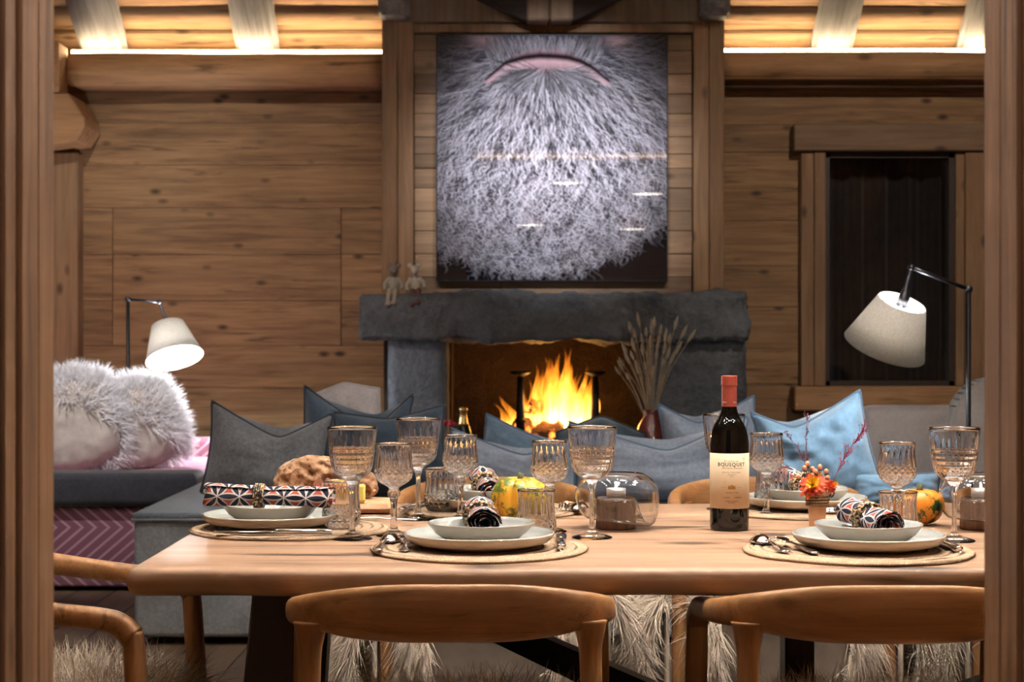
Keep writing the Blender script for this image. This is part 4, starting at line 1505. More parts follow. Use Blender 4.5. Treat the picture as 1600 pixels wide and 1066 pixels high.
# sheepskins lying on the seats
rr = random.Random(3)
B, N = [], []
for q in range(8000):
    u, v_ = rr.uniform(-1, 1), rr.uniform(-1, 1)
    x, y = 0.225 * u, 0.21 + 0.195 * v_
    z = 0.452 + 0.035 * (1 - u ** 4) * (1 - v_ ** 4)
    B.append((x, y, z))
    N.append((u * 0.6, v_ * 0.6, 0.9))
for q in range(1500):      # front drape
    u = rr.choice((-1, 1)) * rr.uniform(0.72, 1.0)
    s = rr.random()
    B.append((0.215 * u, 0.428 + 0.006 * s, 0.455 - 0.20 * s))
    N.append((u * 0.2, 1.0, -0.25))
for q in range(300):
    u = rr.uniform(-0.8, 0.8)
    B.append((0.21 * u, 0.02, 0.46))
    N.append((u * 0.4, -0.8, 0.5))
SKIN_FUR = mk(*fur_mesh(B, N, 0.085, 0.0024, 0.8, 0.38, 5, 77))
for q in range(5600):      # the far chairs' skins also hang over both sides
    sd = rr.choice((-1, 1))
    t = rr.random()
    yv = 0.44 - 0.40 * rr.random() ** 2
    B.append((sd * (0.285 + 0.05 * math.sin(pi * t)), yv, 0.50 - 0.30 * t))
    N.append((sd * 0.7, 0.35 if yv < 0.4 else 0.9, 0.1 - 0.6 * t))
SKIN_FUR2 = mk(*fur_mesh(B, N, 0.115, 0.0026, 1.15, 0.34, 6, 78))
g0 = subdivided_box(-0.225, 0.225, 0.02, 0.415, 0.447, 0.475, 0.06, lambda p: 0.012 * mnoise.noise(p * 12), 0.012)
g1 = bevel_mesh(*boxv(-0.21, 0.21, 0.416, 0.428, 0.22, 0.47), 0.004)
SUEDE = plain('taupe_hide', (0.15, 0.112, 0.085), 0.9, 0, 14, 0.2)
IVORY = plain('ivory_sheepskin', (0.56, 0.47, 0.38), 0.9, 0, 18, 0.22, 0.0)


g2 = [bevel_mesh(*boxv(sd * 0.286 - 0.006, sd * 0.286 + 0.006, 0.06, 0.42, 0.22, 0.47), 0.004) for sd in (-1, 1)]


def skin(label, loc, rz):
    s = thing('sheepskin', label, 'sheepskin', loc, (0, 0, rz), 'sheepskins on the chairs')
    link('hide', g0, IVORY, s)
    link('front_flap', g1, SUEDE, s)
    far = abs(rz - pi) < 0.1
    if far:
        for m_ in g2:
            link('side_flap', m_, IVORY, s)
    f = link('wool', SKIN_FUR2 if far else SKIN_FUR, IVORY, s)
    f['kind'] = 'stuff'


CH = [('teak armchair with a curved back rail, centre near side of the table', (-0.092, 2.585, 0), 0.03, 'shaggy ivory sheepskin on the near centre chair'),
      ('teak armchair with a curved back rail, near side beside the right doorpost', (0.570, 2.575, 0), 0.0, 'shaggy ivory sheepskin on the near right chair'),
      ('teak armchair at the left head of the table, seen side on', (-0.998, 3.03, 0), -pi / 2, 'shaggy ivory sheepskin on the chair at the table head'),
      ('teak armchair across the table behind the green-yellow pumpkin', (-0.05, 4.64, 0), pi, 'ivory sheepskin on the far chair behind the green-yellow pumpkin'),
      ('teak armchair across the table behind the wine bottle', (0.665, 4.64, 0), pi, 'ivory sheepskin on the far chair behind the wine bottle'),
      ('teak armchair across the table behind the right candle holder', (1.40, 4.64, 0), pi, 'ivory sheepskin on the far chair behind the right candle holder')]
for lb, loc, rz, sl in CH:
    chair(lb, loc, rz)
    skin(sl, loc, rz)

# ================================================================ TABLEWARE
# ---- placemats (coiled jute)
kj = NT('coiled_jute')
tc = kj.n('ShaderNodeTexCoord')
sp = kj.n('ShaderNodeSeparateXYZ')
kj.l(tc.outputs['Object'], sp.inputs[0])
rad_ = kj.math('SQRT', kj.math('ADD', kj.math('MULTIPLY', sp.outputs[0], sp.outputs[0]), kj.math('MULTIPLY', sp.outputs[1], sp.outputs[1])))
th_ = kj.math('ARCTAN2', sp.outputs[1], sp.outputs[0])
n0 = kj.noise(tc.outputs['Object'], 9, 3, 0.6)
coil = kj.math('FRACT', kj.math('ADD', kj.math('MULTIPLY', rad_, 50.0), kj.math('ADD', kj.math('MULTIPLY', n0, 0.8), kj.math('DIVIDE', th_, 6.2832))))
line = kj.ramp(coil, [(0.0, (1, 1, 1)), (0.22, (0, 0, 0)), (0.80, (0, 0, 0)), (1.0, (1, 1, 1))])
fib = kj.noise(tc.outputs['Object'], 420, 3, 0.7)
pat = kj.ramp(kj.noise(tc.outputs['Object'], 26, 3, 0.6), [(0.42, (0, 0, 0)), (0.58, (1, 1, 1))])
c0 = kj.ramp(fib, [(0.3, srgb(140, 112, 90)), (0.7, srgb(206, 180, 152))])
dkl = kj.math('MULTIPLY', line, kj.math('ADD', kj.math('MULTIPLY', pat, 0.4), 0.6))
c1 = kj.mix(dkl, c0, (*srgb(70, 52, 38), 1))
kj.principled(c1, 0.9, fib, 0.6, 0.003, Specular_IOR_Level=0.2)
JUTE = kj.m


def mat_mesh(R, seed):
    prof = [(0.0008, 0.0065)]
    nc = int(R / 0.016)
    for c in range(nc):
        r0 = R * c / nc
        for q in range(1, 5):
            rr_ = r0 + R / nc * q / 4
            prof.append((rr_, 0.0045 + 0.0032 * math.sin(pi * (q / 4)) if q < 4 or c < nc - 1 else 0.0045))
    prof += [(R + 0.002, 0.003), (R, 0.0), (R * 0.5, 0.0), (0.0008, 0.0)]

    def mod(r, z, t, i):
        return r * (1 + 0.012 * math.sin(3 * t + seed) + 0.008 * math.sin(7 * t + seed * 2) + 0.004 * math.sin(31 * t))
    return mk(*lathe(prof, 72, mod))


MZ = TZ + 0.0005
MT = MZ + 0.0078      # top of a mat
SET = {  # name: (mat centre px, Y, plate px, plate Y)
    'front': (749, 3.020, 748.5, 3.005), 'right': (1341, 2.992, 1357, 2.985), 'left': (453, 3.338, 423, 3.335),
    'back': (767, 3.700, 765, 3.705), 'backright': (1256, 3.700, 1258, 3.705)}
where = {'front': 'at the near centre setting', 'right': 'at the near right setting', 'left': 'at the left end of the table',
         'back': 'behind the green-yellow pumpkin', 'backright': 'behind the flower vase'}
for k, (nm, (px, Y, ppx, PYY)) in enumerate(SET.items()):
    o = link('placemat', mat_mesh(0.189 if nm != 'right' else 0.196, k * 1.7), JUTE, None, (X_(px, Y), Y, MZ), (0, 0, k * 1.1))
    tag(o, 'round coiled jute placemat ' + where[nm], 'placemat', 'jute placemats')

# ---- plates and bowls
CREAM = plain('cream_stoneware', srgb(214, 202, 188), 0.14, 0, 40, 0.04, 0.0)
GREYG = plain('grey_glaze', srgb(156, 160, 158), 0.08, 0, 25, 0.06, 0.0)


def two_tone(prof_out, prof_in, n=72):
    V, F = lathe(prof_out + prof_in, n)
    m = mk(V, F)
    m.materials.append(CREAM)
    m.materials.append(GREYG)
    k = (len(prof_out) - 1) * n
    idx = [1 if (i >= k and i < len(F) - 2) or i == len(F) - 1 else 0 for i in range(len(F))]
    m.polygons.foreach_set('material_index', idx)
    return m


PLATE = two_tone([(0.001, 0.0), (0.080, 0.0), (0.083, 0.002), (0.086, 0.004), (0.108, 0.006), (0.121, 0.0105), (0.128, 0.017), (0.1308, 0.0235), (0.1305, 0.0255), (0.129, 0.0262)],
                 [(0.1275, 0.0255), (0.124, 0.018), (0.116, 0.012), (0.100, 0.0095), (0.05, 0.009), (0.001, 0.009)])
BOWL = two_tone([(0.001, 0.0), (0.050, 0.0), (0.053, 0.002), (0.066, 0.006), (0.080, 0.016), (0.0905, 0.029), (0.0925, 0.033), (0.0922, 0.0345)],
                [(0.0905, 0.0342), (0.087, 0.029), (0.076, 0.0165), (0.062, 0.009), (0.03, 0.007), (0.001, 0.007)])
for nm, (px, Y, ppx, PYY) in SET.items():
    o = link('plate', PLATE, None, None, (X_(ppx, PYY), PYY, MT))
    tag(o, 'large cream plate with grey inside ' + where[nm], 'plate', 'dinner plates')
    o = link('bowl', BOWL, None, None, (X_(ppx + (3 if nm == 'front' else 0), PYY), PYY, MT + 0.0093))
    tag(o, 'shallow grey bowl stacked on the plate ' + where[nm], 'bowl', 'shallow bowls')

# ---- napkins: rolled printed cloth with a beaded ring
# six-petal tile print on a triangular grid, worked out from the cloth's own coordinates
kn = NT('printed_napkin')
sp = kn.n('ShaderNodeSeparateXYZ')
kn.l(kn.n('ShaderNodeAttribute', attribute_name='cloth').outputs['Vector'], sp.inputs[0])
S_ = 0.042
vq = kn.math('DIVIDE', sp.outputs[1], S_ * 0.8660254)
uq = kn.math('SUBTRACT', kn.math('DIVIDE', sp.outputs[0], S_), kn.math('MULTIPLY', vq, 0.5))
fu, fv_ = kn.math('FRACT', uq), kn.math('FRACT', vq)
upper = kn.math('GREATER_THAN', kn.math('ADD', fu, fv_), 1.0)


def fold(f):
    return kn.math('ABSOLUTE', kn.math('SUBTRACT', upper, f))


fu, fv_ = fold(fu), fold(fv_)
best = None
for (a, b) in ((1, 1), (-1, 1), (1, -1)):
    du, dv = kn.math('SUBTRACT', fu, a), kn.math('SUBTRACT', fv_, b)
    d = kn.math('SQRT', kn.math('ADD', kn.math('MULTIPLY', du, du), kn.math('ADD', kn.math('MULTIPLY', du, dv), kn.math('MULTIPLY', dv, dv))))
    best = d if best is None else kn.math('MINIMUM', best, d)
f01 = kn.math('SUBTRACT', best, 0.5)
NAVY, WHT, RED, LINE_ = srgb(40, 44, 64), srgb(226, 218, 214), srgb(176, 84, 70), srgb(96, 84, 96)
colp = kn.ramp(f01, [(0.0, NAVY), (0.478, WHT), (0.504, LINE_), (0.512, WHT), (0.540, RED)], 'CONSTANT')
nvv = kn.noise(kn.coord((1, 1, 1)), 900, 2, 0.6)
kn.principled(colp, 0.85, nvv, 0.3, 0.001, Specular_IOR_Level=0.2)
NAPM = kn.m


def napkin_mesh(L, r1, seed, flare=0.18, squash=0.85):
    rng = random.Random(seed)
    nt, nl = 190, 26
    turns = 3.6
    r0 = 0.007
    V = np.zeros((nl + 1, nt + 1, 3))
    C = np.zeros((nl + 1, nt + 1, 3))
    ss = np.linspace(0, 1, nt + 1) ** 0.7
    th = ss * turns * 2 * pi + rng.uniform(0, 6)
    rr_ = r0 + (r1 - r0) * ss
    arc = np.concatenate([[0], np.cumsum(np.hypot(np.diff(rr_ * np.cos(th)), np.diff(rr_ * np.sin(th))))])
    for i in range(nl + 1):
        u = i / nl * 2 - 1
        k = 1 + flare * abs(u) ** 1.6 - 0.10 * math.exp(-(u / 0.18) ** 2)
        wob = 1 + 0.05 * np.sin(th * 2 + seed + u * 2) + 0.035 * np.sin(th * 5 + seed * 2 + u * 4)
        ed = 0.006 * np.sin(th * 1.3 + seed) * (abs(u) ** 6)
        V[i, :, 0] = u * L / 2 + ed
        V[i, :, 1] = rr_ * k * wob * np.cos(th)
        V[i, :, 2] = rr_ * k * wob * np.sin(th) * squash
        C[i, :, 0] = u * L / 2 + 0.5 + seed * 0.013
        C[i, :, 1] = arc + 0.5 + seed * 0.02
    idx = np.arange((nl + 1) * (nt + 1)).reshape(nl + 1, nt + 1)
    F = np.stack([idx[:-1, :-1].ravel(), idx[1:, :-1].ravel(), idx[1:, 1:].ravel(), idx[:-1, 1:].ravel()], 1)
    m = bpy.data.meshes.new('mesh')
    m.from_pydata(V.reshape(-1, 3).tolist(), [], F.tolist())
    m.polygons.foreach_set('use_smooth', [True] * len(F))
    m.attributes.new('cloth', 'FLOAT_VECTOR', 'POINT').data.foreach_set('vector', C.astype(np.float32).ravel())
    return m


kr = NT('beaded_ring')
v = kr.coord((1, 1, 1), rnd=False)
vo = kr.n('ShaderNodeTexVoronoi')
vo.inputs['Scale'].default_value = 260
kr.l(v, vo.inputs['Vector'])
sep = kr.n('ShaderNodeSeparateColor')
kr.l(vo.outputs['Color'], sep.inputs[0])
col = kr.ramp(sep.outputs[0], [(0.0, srgb(30, 22, 18)), (0.42, srgb(52, 40, 32)), (0.46, srgb(150, 118, 78)), (0.8, srgb(214, 190, 150))], 'CONSTANT')
kr.principled(col, 0.45, vo.outputs['Distance'], -0.8, 0.003)
BEAD = kr.m


def ring_mesh(R, w=0.020):
    rows = 5
    parts = []
    prof = []
    for q in range(rows * 4 + 1):
        z = -w / 2 + w * q / (rows * 4)
        prof.append((R + 0.0022 + 0.0022 * abs(math.sin(pi * q / 4)), z))
    for q in range(rows * 4, -1, -4):
        prof.append((R - 0.0005, -w / 2 + w * q / (rows * 4)))
    V, F = lathe(prof, 64, lambda r, z, t, i: r + (0.0016 * math.sin(22 * t + (i // 4) * 2.0) if i <= rows * 4 else 0))
    V = [(c, a, b * 0.88) for a, b, c in V]
    return mk(V, F)


def napkin(nm, L, r, center, yaw, pitch, seed, ringpos=0.0):
    lb = {'front': 'rolled printed napkin with dark folded end in the near centre bowl', 'right': 'rolled star-print napkin slanting in the near right bowl',
          'left': 'long star-print napkin roll lying across the bowl at the table end', 'back': 'rolled printed napkin beside the green-yellow pumpkin',
          'backright': 'rolled printed napkin partly behind the orange flower'}[nm]
    t = thing('napkin', lb, 'napkin', center, (0, pitch, yaw), 'rolled napkins')
    o = link('cloth', napkin_mesh(L, r, seed), NAPM, t)
    s = o.modifiers.new('thickness', 'SOLIDIFY')
    s.thickness = 0.0014
    rg = link('napkin_ring', ring_mesh(r * 1.04), BEAD, t, (ringpos, 0, 0))


c = SET['front']
p = Vector((X_(751, 3.0), 3.015, MT + 0.0093 + 0.0415))
napkin('front', 0.145, 0.0255, p, pi / 2 + 0.10, -0.06, 2, 0.005)
p = Vector((X_(1357, 2.985), 2.985, MT + 0.0093 + 0.0425))
napkin('right', 0.146, 0.0260, p, pi / 2 + 0.28, -0.07, 4, 0.0)
p = Vector((X_(420, 3.29), 3.29, MT + 0.0093 + 0.0345 + 0.0185))
napkin('left', 0.235, 0.0215, p, 0.0, 0.025, 6, -0.018)
p = Vector((X_(760, 3.70), 3.69, MT + 0.0093 + 0.041))
napkin('back', 0.150, 0.026, p, pi / 2 + 0.15, -0.14, 8)
p = Vector((X_(1256, 3.70), 3.69, MT + 0.0093 + 0.041))
napkin('backright', 0.150, 0.027, p, pi / 2 + 0.4, -0.14, 10)

# ---- crystal glasses
CRYSTAL = glass('cut_crystal', 0.0, (0.99, 0.99, 0.995), 1.52)


def resample(P, n):
    P = np.array(P, float)
    d = np.concatenate([[0], np.cumsum(np.hypot(*np.diff(P, axis=0).T))])
    s = np.linspace(0, d[-1], n)
    return list(zip(np.interp(s, d, P[:, 0]), np.interp(s, d, P[:, 1])))


def smooth_prof(P, n):
    return resample([q[:2] for q in catmull([tuple(p) for p in P], 6)], n)


THINFOOT = thin_glass('goblet_foot_glass', (0.97, 0.97, 0.97), 1.5)


def crystal(outer, inner, relief, n=96, no=70, ni=26, foot=True):
    O = smooth_prof(outer, no)
    I = smooth_prof(inner, ni)
    prof = O + I
    V, F = lathe(prof, n, lambda r, z, t, i: r + (relief(r, z, t) if i < no else 0.0), True, True)
    m = mk(V, F, True)
    if foot:
        m.materials.append(CRYSTAL)
        m.materials.append(THINFOOT)
        m.polygons.foreach_set('material_index', [1 if p.center.z < 0.0088 else 0 for p in m.polygons])
    return m


def tri_(x):
    return abs((x / (2 * pi)) % 1.0 * 2 - 1) * 2 - 1


def rel_A(r, z, t):
    if z < 0.112:
        return 0.0006 * math.cos(6 * t) if 0.014 < z < 0.105 and r < 0.008 else 0
    if z < 0.128:
        w = min(1, (z - 0.112) / 0.006)
        return w * (-0.0011 * abs(math.sin(11 * t)) ** 0.5 + 0.0006)
    if z < 0.166:
        row = math.sin(pi * (z - 0.128) / 0.0095)
        return 0.0015 * abs(row) ** 0.7 * (0.45 + 0.55 * abs(math.sin(14 * t)) ** 0.6) - 0.0002
    # upper: slim cut splinters
    w = max(0, min(1, (0.196 - z) / 0.02))
    return -0.0010 * w * max(0, math.sin(22 * t + 1.3 * math.sin(3 * t))) ** 2


A_out = [(0.0375, 0.0), (0.0378, 0.0016), (0.030, 0.0042), (0.016, 0.0085), (0.0075, 0.0135), (0.0048, 0.022), (0.0040, 0.045), (0.0042, 0.075), (0.0062, 0.096), (0.012, 0.107),
         (0.024, 0.1145), (0.0335, 0.1245), (0.0380, 0.137), (0.0408, 0.155), (0.0432, 0.175), (0.0455, 0.195), (0.0464, 0.2060), (0.0464, 0.2068), (0.0460, 0.2073)]
A_in = [(0.0456, 0.2073), (0.0452, 0.2068), (0.0450, 0.2060), (0.0439, 0.195), (0.0410, 0.175), (0.0383, 0.155), (0.0352, 0.139), (0.0300, 0.1275), (0.019, 0.1195), (0.0005, 0.1165)]
GA = crystal(A_out, A_in, rel_A, 112, 110, 24)


def rel_B(z0, z1, z2, ztop):
    """diamond cuts up to z1, long flutes above to z2"""
    def f(r, z, t):
        if z < z0:
            return 0
        if z < z1:
            w = min(1, (z - z0) / 0.004)
            k = (z - z0) / 0.0135 * pi
            d1, d2 = abs(math.sin(9 * t + k)), abs(math.sin(9 * t - k))
            return w * (-0.0020 + 0.0028 * min(d1, d2))
        w = max(0.0, min(1, (z2 - z) / 0.018))
        return w * (-0.0017 * abs(math.cos(9 * t)) ** 1.5 + 0.0004) - 0.0003
    return f


def stemB(r, z, t):
    if 0.012 < z < 0.088:
        return -0.0007 * abs(math.cos(3 * t)) + (0.0010 * abs(math.sin(5 * t)) if z > 0.074 else 0)
    return 0


bowlB = rel_B(0.094, 0.128, 0.166, 0.174)
B_out = [(0.0330, 0.0), (0.0333, 0.0016), (0.026, 0.0045), (0.013, 0.009), (0.0078, 0.014), (0.0062, 0.028), (0.0060, 0.05), (0.0075, 0.068), (0.0108, 0.0765), (0.0112, 0.082),
         (0.0085, 0.087), (0.0125, 0.0925), (0.0240, 0.099), (0.0330, 0.108), (0.0364, 0.119), (0.0362, 0.131), (0.0342, 0.146), (0.0330, 0.158), (0.0336, 0.168), (0.0344, 0.1732), (0.0344, 0.1739), (0.0340, 0.1744)]
B_in = [(0.0336, 0.1744), (0.0332, 0.1739), (0.0330, 0.1732), (0.0321, 0.168), (0.0311, 0.158), (0.0322, 0.146), (0.0338, 0.131), (0.0336, 0.120), (0.0300, 0.1105), (0.020, 0.1035), (0.0005, 0.101)]
GB = crystal(B_out, B_in, lambda r, z, t: bowlB(r, z, t) + stemB(r, z, t), 126, 120, 24)
rc = rel_B(0.003, 0.036, 0.084, 0.09)
C_out = [(0.0270, 0.0), (0.0295, 0.0012), (0.0335, 0.007), (0.0362, 0.017), (0.0370, 0.027), (0.0358, 0.042), (0.0342, 0.058), (0.0338, 0.072), (0.0350, 0.084), (0.0360, 0.0887), (0.0360, 0.0894), (0.0356, 0.0899)]
C_in = [(0.0351, 0.0899), (0.0347, 0.0894), (0.0345, 0.0887), (0.0334, 0.084), (0.0320, 0.072), (0.0322, 0.058), (0.0335, 0.042), (0.0340, 0.028), (0.0315, 0.018), (0.022, 0.0125), (0.0005, 0.0115)]
GC = crystal(C_out, C_in, rc, 126, 80, 24, False)

GOB = [(550, 3.187, 'tall wide-bowled crystal goblet in front of the bread'), (653.5, 3.54, 'tall wide-bowled crystal goblet left of the gold-necked bottle'),
       (925, 3.208, 'tall wide-bowled crystal goblet before the left side of the bubble candle holder'), (1491, 3.157, 'tall wide-bowled crystal goblet beside the right doorpost'),
       (1131, 3.75, 'tall wide-bowled crystal goblet half hidden behind the wine bottle')]
for px, Y, lb in GOB:
    o = link('goblet', GA, CRYSTAL, None, (X_(px, Y), Y, TZ + 0.0006))
    tag(o, lb, 'goblet', 'tall goblets')
SMALL = [(615.5, 3.24, 'small tulip crystal goblet behind the spoon of the centre setting'), (719.5, 3.52, 'small tulip crystal goblet left of the napkin by the pumpkin'),
         (858.5, 3.31, 'small tulip crystal goblet in front of the green-yellow pumpkin'), (1197.5, 3.59, 'small tulip crystal goblet just right of the wine bottle'),
         (1402, 3.26, 'small tulip crystal goblet above the near right bowl')]
for px, Y, lb in SMALL:
    o = link('wine_glass', GB, CRYSTAL, None, (X_(px, Y), Y, TZ + 0.0006), (0, 0, px * 0.37))
    tag(o, lb, 'wine glass', 'small goblets')
TUMB = [(533.5, 3.315, 'cut crystal tumbler beside the plate at the table end'), (690, 3.635, 'cut crystal tumbler left of the printed napkin by the pumpkin'),
        (838, 3.205, 'cut crystal tumbler directly behind the near centre bowl'), (1206, 3.705, 'cut crystal tumbler behind the goblet next to the bottle'),
        (1403, 3.165, 'cut crystal tumbler directly behind the near right bowl')]
for px, Y, lb in TUMB:
    onmat = any(math.hypot(X_(px, Y) - X_(a, b), Y - b) < 0.20 for a, b, _, _ in SET.values())
    o = link('tumbler', GC, CRYSTAL, None, (X_(px, Y), Y, (MT if onmat else TZ) + 0.0006), (0, 0, px * 0.21))
    tag(o, lb, 'tumbler', 'tumblers')

# ---- wine bottle
WGL = NT('dark_wine_glass')
WGL.principled((0.003, 0.003, 0.0025), 0.03, None, Specular_IOR_Level=0.5)
WGL = WGL.m
CAPM = plain('red_capsule_foil', srgb(176, 84, 72), 0.42, 0.25, 60, 0.06, 0.1)
LABM = plain('label_paper', srgb(232, 208, 176), 0.75, 0, 60, 0.03, 0.05)
INK = plain('label_ink', (0.018, 0.014, 0.012), 0.7, 0, 50, 0.1, 0.0)
INKL = plain('grey_label_ink', srgb(120, 96, 78), 0.7, 0, 50, 0.1, 0.0)
GOLD = plain('gold_ink', srgb(186, 132, 52), 0.4, 0.5, 200, 0.2, 0.0)
WHITE = plain('white_print', (0.8, 0.74, 0.7), 0.6, 0, 50, 0.05, 0.0)
BY = 3.35
bx = X_(1139.5, BY)
R = 0.0377
wb_ = thing('wine_bottle', 'dark red wine bottle with cream label and salmon capsule', 'bottle', (bx, BY, TZ + 0.0005))
link('body', mk(*lathe(smooth_prof([(0.001, 0.004), (0.020, 0.003), (0.0335, 0.0), (0.0366, 0.0022), (R - 0.0002, 0.008), (R, 0.03), (R, 0.10), (R, 0.158), (0.0372, 0.172), (0.0345, 0.189), (0.0285, 0.205),
                                    (0.0205, 0.218), (0.0158, 0.230), (0.0142, 0.242), (0.0140, 0.26), (0.0140, 0.27)], 90), 56)), WGL, wb_)
link('capsule', mk(*lathe(smooth_prof([(0.0147, 0.2385), (0.0146, 0.25), (0.0144, 0.272), (0.0146, 0.2785), (0.0156, 0.2795), (0.0156, 0.288), (0.0153, 0.2965), (0.0135, 0.2985), (0.001, 0.2985)], 60), 40)), CAPM, wb_)
# label: part of a cylinder, with rounded hem
RL_ = R + 0.0003
V, F = [], []
na = 40
for i in range(na + 1):
    a = (-1.50 + 3.0 * i / na)
    for z in (0.0435, 0.096, 0.1495):
        V.append((RL_ * math.sin(a), -RL_ * math.cos(a), z))
for i in range(na):
    for q in range(2):
        F.append((i * 3 + q, i * 3 + 3 + q, i * 3 + 4 + q, i * 3 + 1 + q))
label_ = link('label', mk(V, F), LABM, wb_)
sm = label_.modifiers.new('paper', 'SOLIDIFY')
sm.thickness = 0.0002
sm.offset = 1


def wrap(m, r, z0, a0=0.0):
    for v_ in m.vertices:
        x, y, zz = v_.co
        a = x / r + a0
        rr_ = r + zz
        v_.co = (rr_ * math.sin(a), -rr_ * math.cos(a), z0 + y)
    m.update()
    return m


def text(txt, size, r, z0, mat, parent, bold=0.0, spacing=1.0, a0=0.0, shear=0.0, nm='lettering'):
    cu_ = bpy.data.curves.new('txt', 'FONT')
    cu_.body = txt
    cu_.size = size
    cu_.align_x = 'CENTER'
    cu_.offset = bold
    cu_.space_character = spacing
    cu_.shear = shear
    cu_.extrude = 0.00008
    cu_.resolution_u = 3
    to = bpy.data.objects.new('txt', cu_)
    COL.objects.link(to)
    dg = bpy.context.evaluated_depsgraph_get()
    me = bpy.data.meshes.new_from_object(to.evaluated_get(dg))
    bpy.data.objects.remove(to)
    bpy.data.curves.remove(cu_)
    me.materials.clear()
    wrap(me, r, z0, a0)
    return link(nm, me, mat, parent)


RT = RL_ + 0.0004
text('DOMAINE', 0.0042, RT, 0.1335, INKL, label_, 0.0, 1.5, 0.03)
text('BOUSQUET', 0.0098, RT, 0.1252, INK, label_, 0.00014, 1.16)
text('Domaine Bousquet', 0.0044, RT, 0.1205, INKL, label_, 0.0, 1.15, 0.06, 0.5)
text('GRAN MALBEC', 0.0040, RT, 0.1120, INKL, label_, 0.0, 1.55)
text('2017', 0.0030, RT, 0.1045, INK, label_, 0.0, 1.2)


def flatpart(polys, mat, nm='mark'):
    """flat strokes/rectangles (x0, x1, y0, y1) printed on the label"""
    V, F = [], []
    for x0, x1, y0, y1 in polys:
        k = max(1, int((x1 - x0) / 0.002))
        b = len(V)
        for q in range(k + 1):
            xx = x0 + (x1 - x0) * q / k
            V += [(xx, y0, 0.0001), (xx, y1, 0.0001)]
        for q in range(k):
            F.append((b + 2 * q, b + 2 * q + 2, b + 2 * q + 3, b + 2 * q + 1))
    return link(nm, wrap(mk(V, F, False), RT, 0.0), mat, label_)


def dashes(x0, x1, y, h, step, duty, seed):
    rng = random.Random(seed)
    out, x = [], x0
    while x < x1:
        w = step * rng.uniform(0.5, 1.3) * duty
        out.append((x, min(x + w, x1), y - h / 2 * rng.uniform(0.5, 1), y + h / 2))
        x += step
    return out


flatpart([(-0.0070, 0.0070, 0.0810, 0.0865), (-0.0045, 0.0045, 0.0865, 0.0880), (-0.0012, 0.0012, 0.0880, 0.0900)] + [(-0.0070 + k * 0.0035, -0.0055 + k * 0.0035, 0.0865, 0.0878) for k in range(5)], GOLD, 'emblem')
flatpart([(-0.0085 + k * 0.0, -0.0085, 0, 0) for k in range(0)] + [(-0.0200, -0.0105, 0.0842, 0.0846), (0.0105, 0.0200, 0.0842, 0.0846)], INKL, 'rule')
flatpart(dashes(-0.0085, 0.0085, 0.1088, 0.0014, 0.0011, 0.6, 1), INKL, 'small_print')
flatpart(dashes(-0.011, 0.012, 0.0745, 0.0013, 0.0012, 0.75, 2), INKL, 'small_print')
flatpart(dashes(-0.017, -0.004, 0.0650, 0.0017, 0.0015, 0.65, 3), INKL, 'small_print')
flatpart(dashes(0.005, 0.020, 0.0650, 0.0019, 0.0017, 0.65, 4), INK, 'small_print')
flatpart(dashes(-0.012, 0.012, 0.0580, 0.0013, 0.0012, 0.7, 5), INKL, 'small_print')
flatpart(dashes(-0.007, 0.007, 0.0553, 0.0010, 0.0010, 0.8, 6), INK, 'small_print')


def stroke(pts, r, mat, nm='flourish'):
    V, F = tube([Vector((a, b, 0.0)) for a, b in pts], r, 5)
    V = [(q[0], q[1], max(0, q[2])) for q in V]
    return link(nm, wrap(mk(V, F), RT, 0.0), mat, label_)


stroke(catmull([(-0.0195, 0.1195), (-0.0170, 0.1230), (-0.0140, 0.1330), (-0.0125, 0.1378), (-0.0145, 0.1360), (-0.0130, 0.1300), (-0.0105, 0.1255), (-0.0135, 0.1265), (-0.0175, 0.1205)], 5), 0.0002, INK)
stroke(catmull([(-0.0165, 0.0948), (-0.0155, 0.0935), (-0.0120, 0.0968), (-0.0100, 0.0985)], 4), 0.00018, INKL)
circ = [(0.0262 + 0.0028 * math.cos(a * 0.5236), 0.1425 + 0.0034 * math.sin(a * 0.5236)) for a in range(13)]
stroke(circ, 0.0002, INKL, 'stamp')
stroke([(0.0262 + 0.0024 * math.cos(a * 0.5236), 0.1375 + 0.0026 * math.sin(a * 0.5236)) for a in range(13)], 0.0002, INKL, 'stamp')
RC = 0.0151
for a0 in (-0.75, 0.75):
    V, F = tube([Vector((a, b, 0.0)) for a, b in catmull([(-0.005, 0.246), (-0.0035, 0.249), (-0.003, 0.246), (-0.001, 0.2475), (0.0005, 0.246), (0.002, 0.2475), (0.004, 0.2465)], 4)], 0.0003, 5)
    link('capsule_script', wrap(mk(V, F), RC, 0.0, a0), WHITE, wb_)

# ---- bubble candle holders on wood stumps
BARKW = wood('stump_wood', (0.12, 0.058, 0.032), (0.36, 0.20, 0.125), 2, 0.8, 0.1, 0.0, 3.0, 0.8)
CLEAR = glass('clear_glass', 0.0, (0.99, 0.99, 0.99), 1.5)
WAX = plain('white_wax', (0.85, 0.83, 0.80), 0.5, 0, 30, 0.03, 0.0, Subsurface_Weight=0.1)
TINF = plain('tealight_cup', (0.75, 0.73, 0.72), 0.3, 0.6, 30, 0.05, 0.0)
CFL = emit('candle_flame', (1.0, 0.86, 0.62), 26.0)
SMH, SMR = 0.058, 0.0385


def stump_mod(r, z, t, i):
    return r * (1 + 0.02 * math.sin(3 * t + 1) + 0.014 * math.sin(11 * t + z * 20) + 0.012 * math.sin(23 * t))


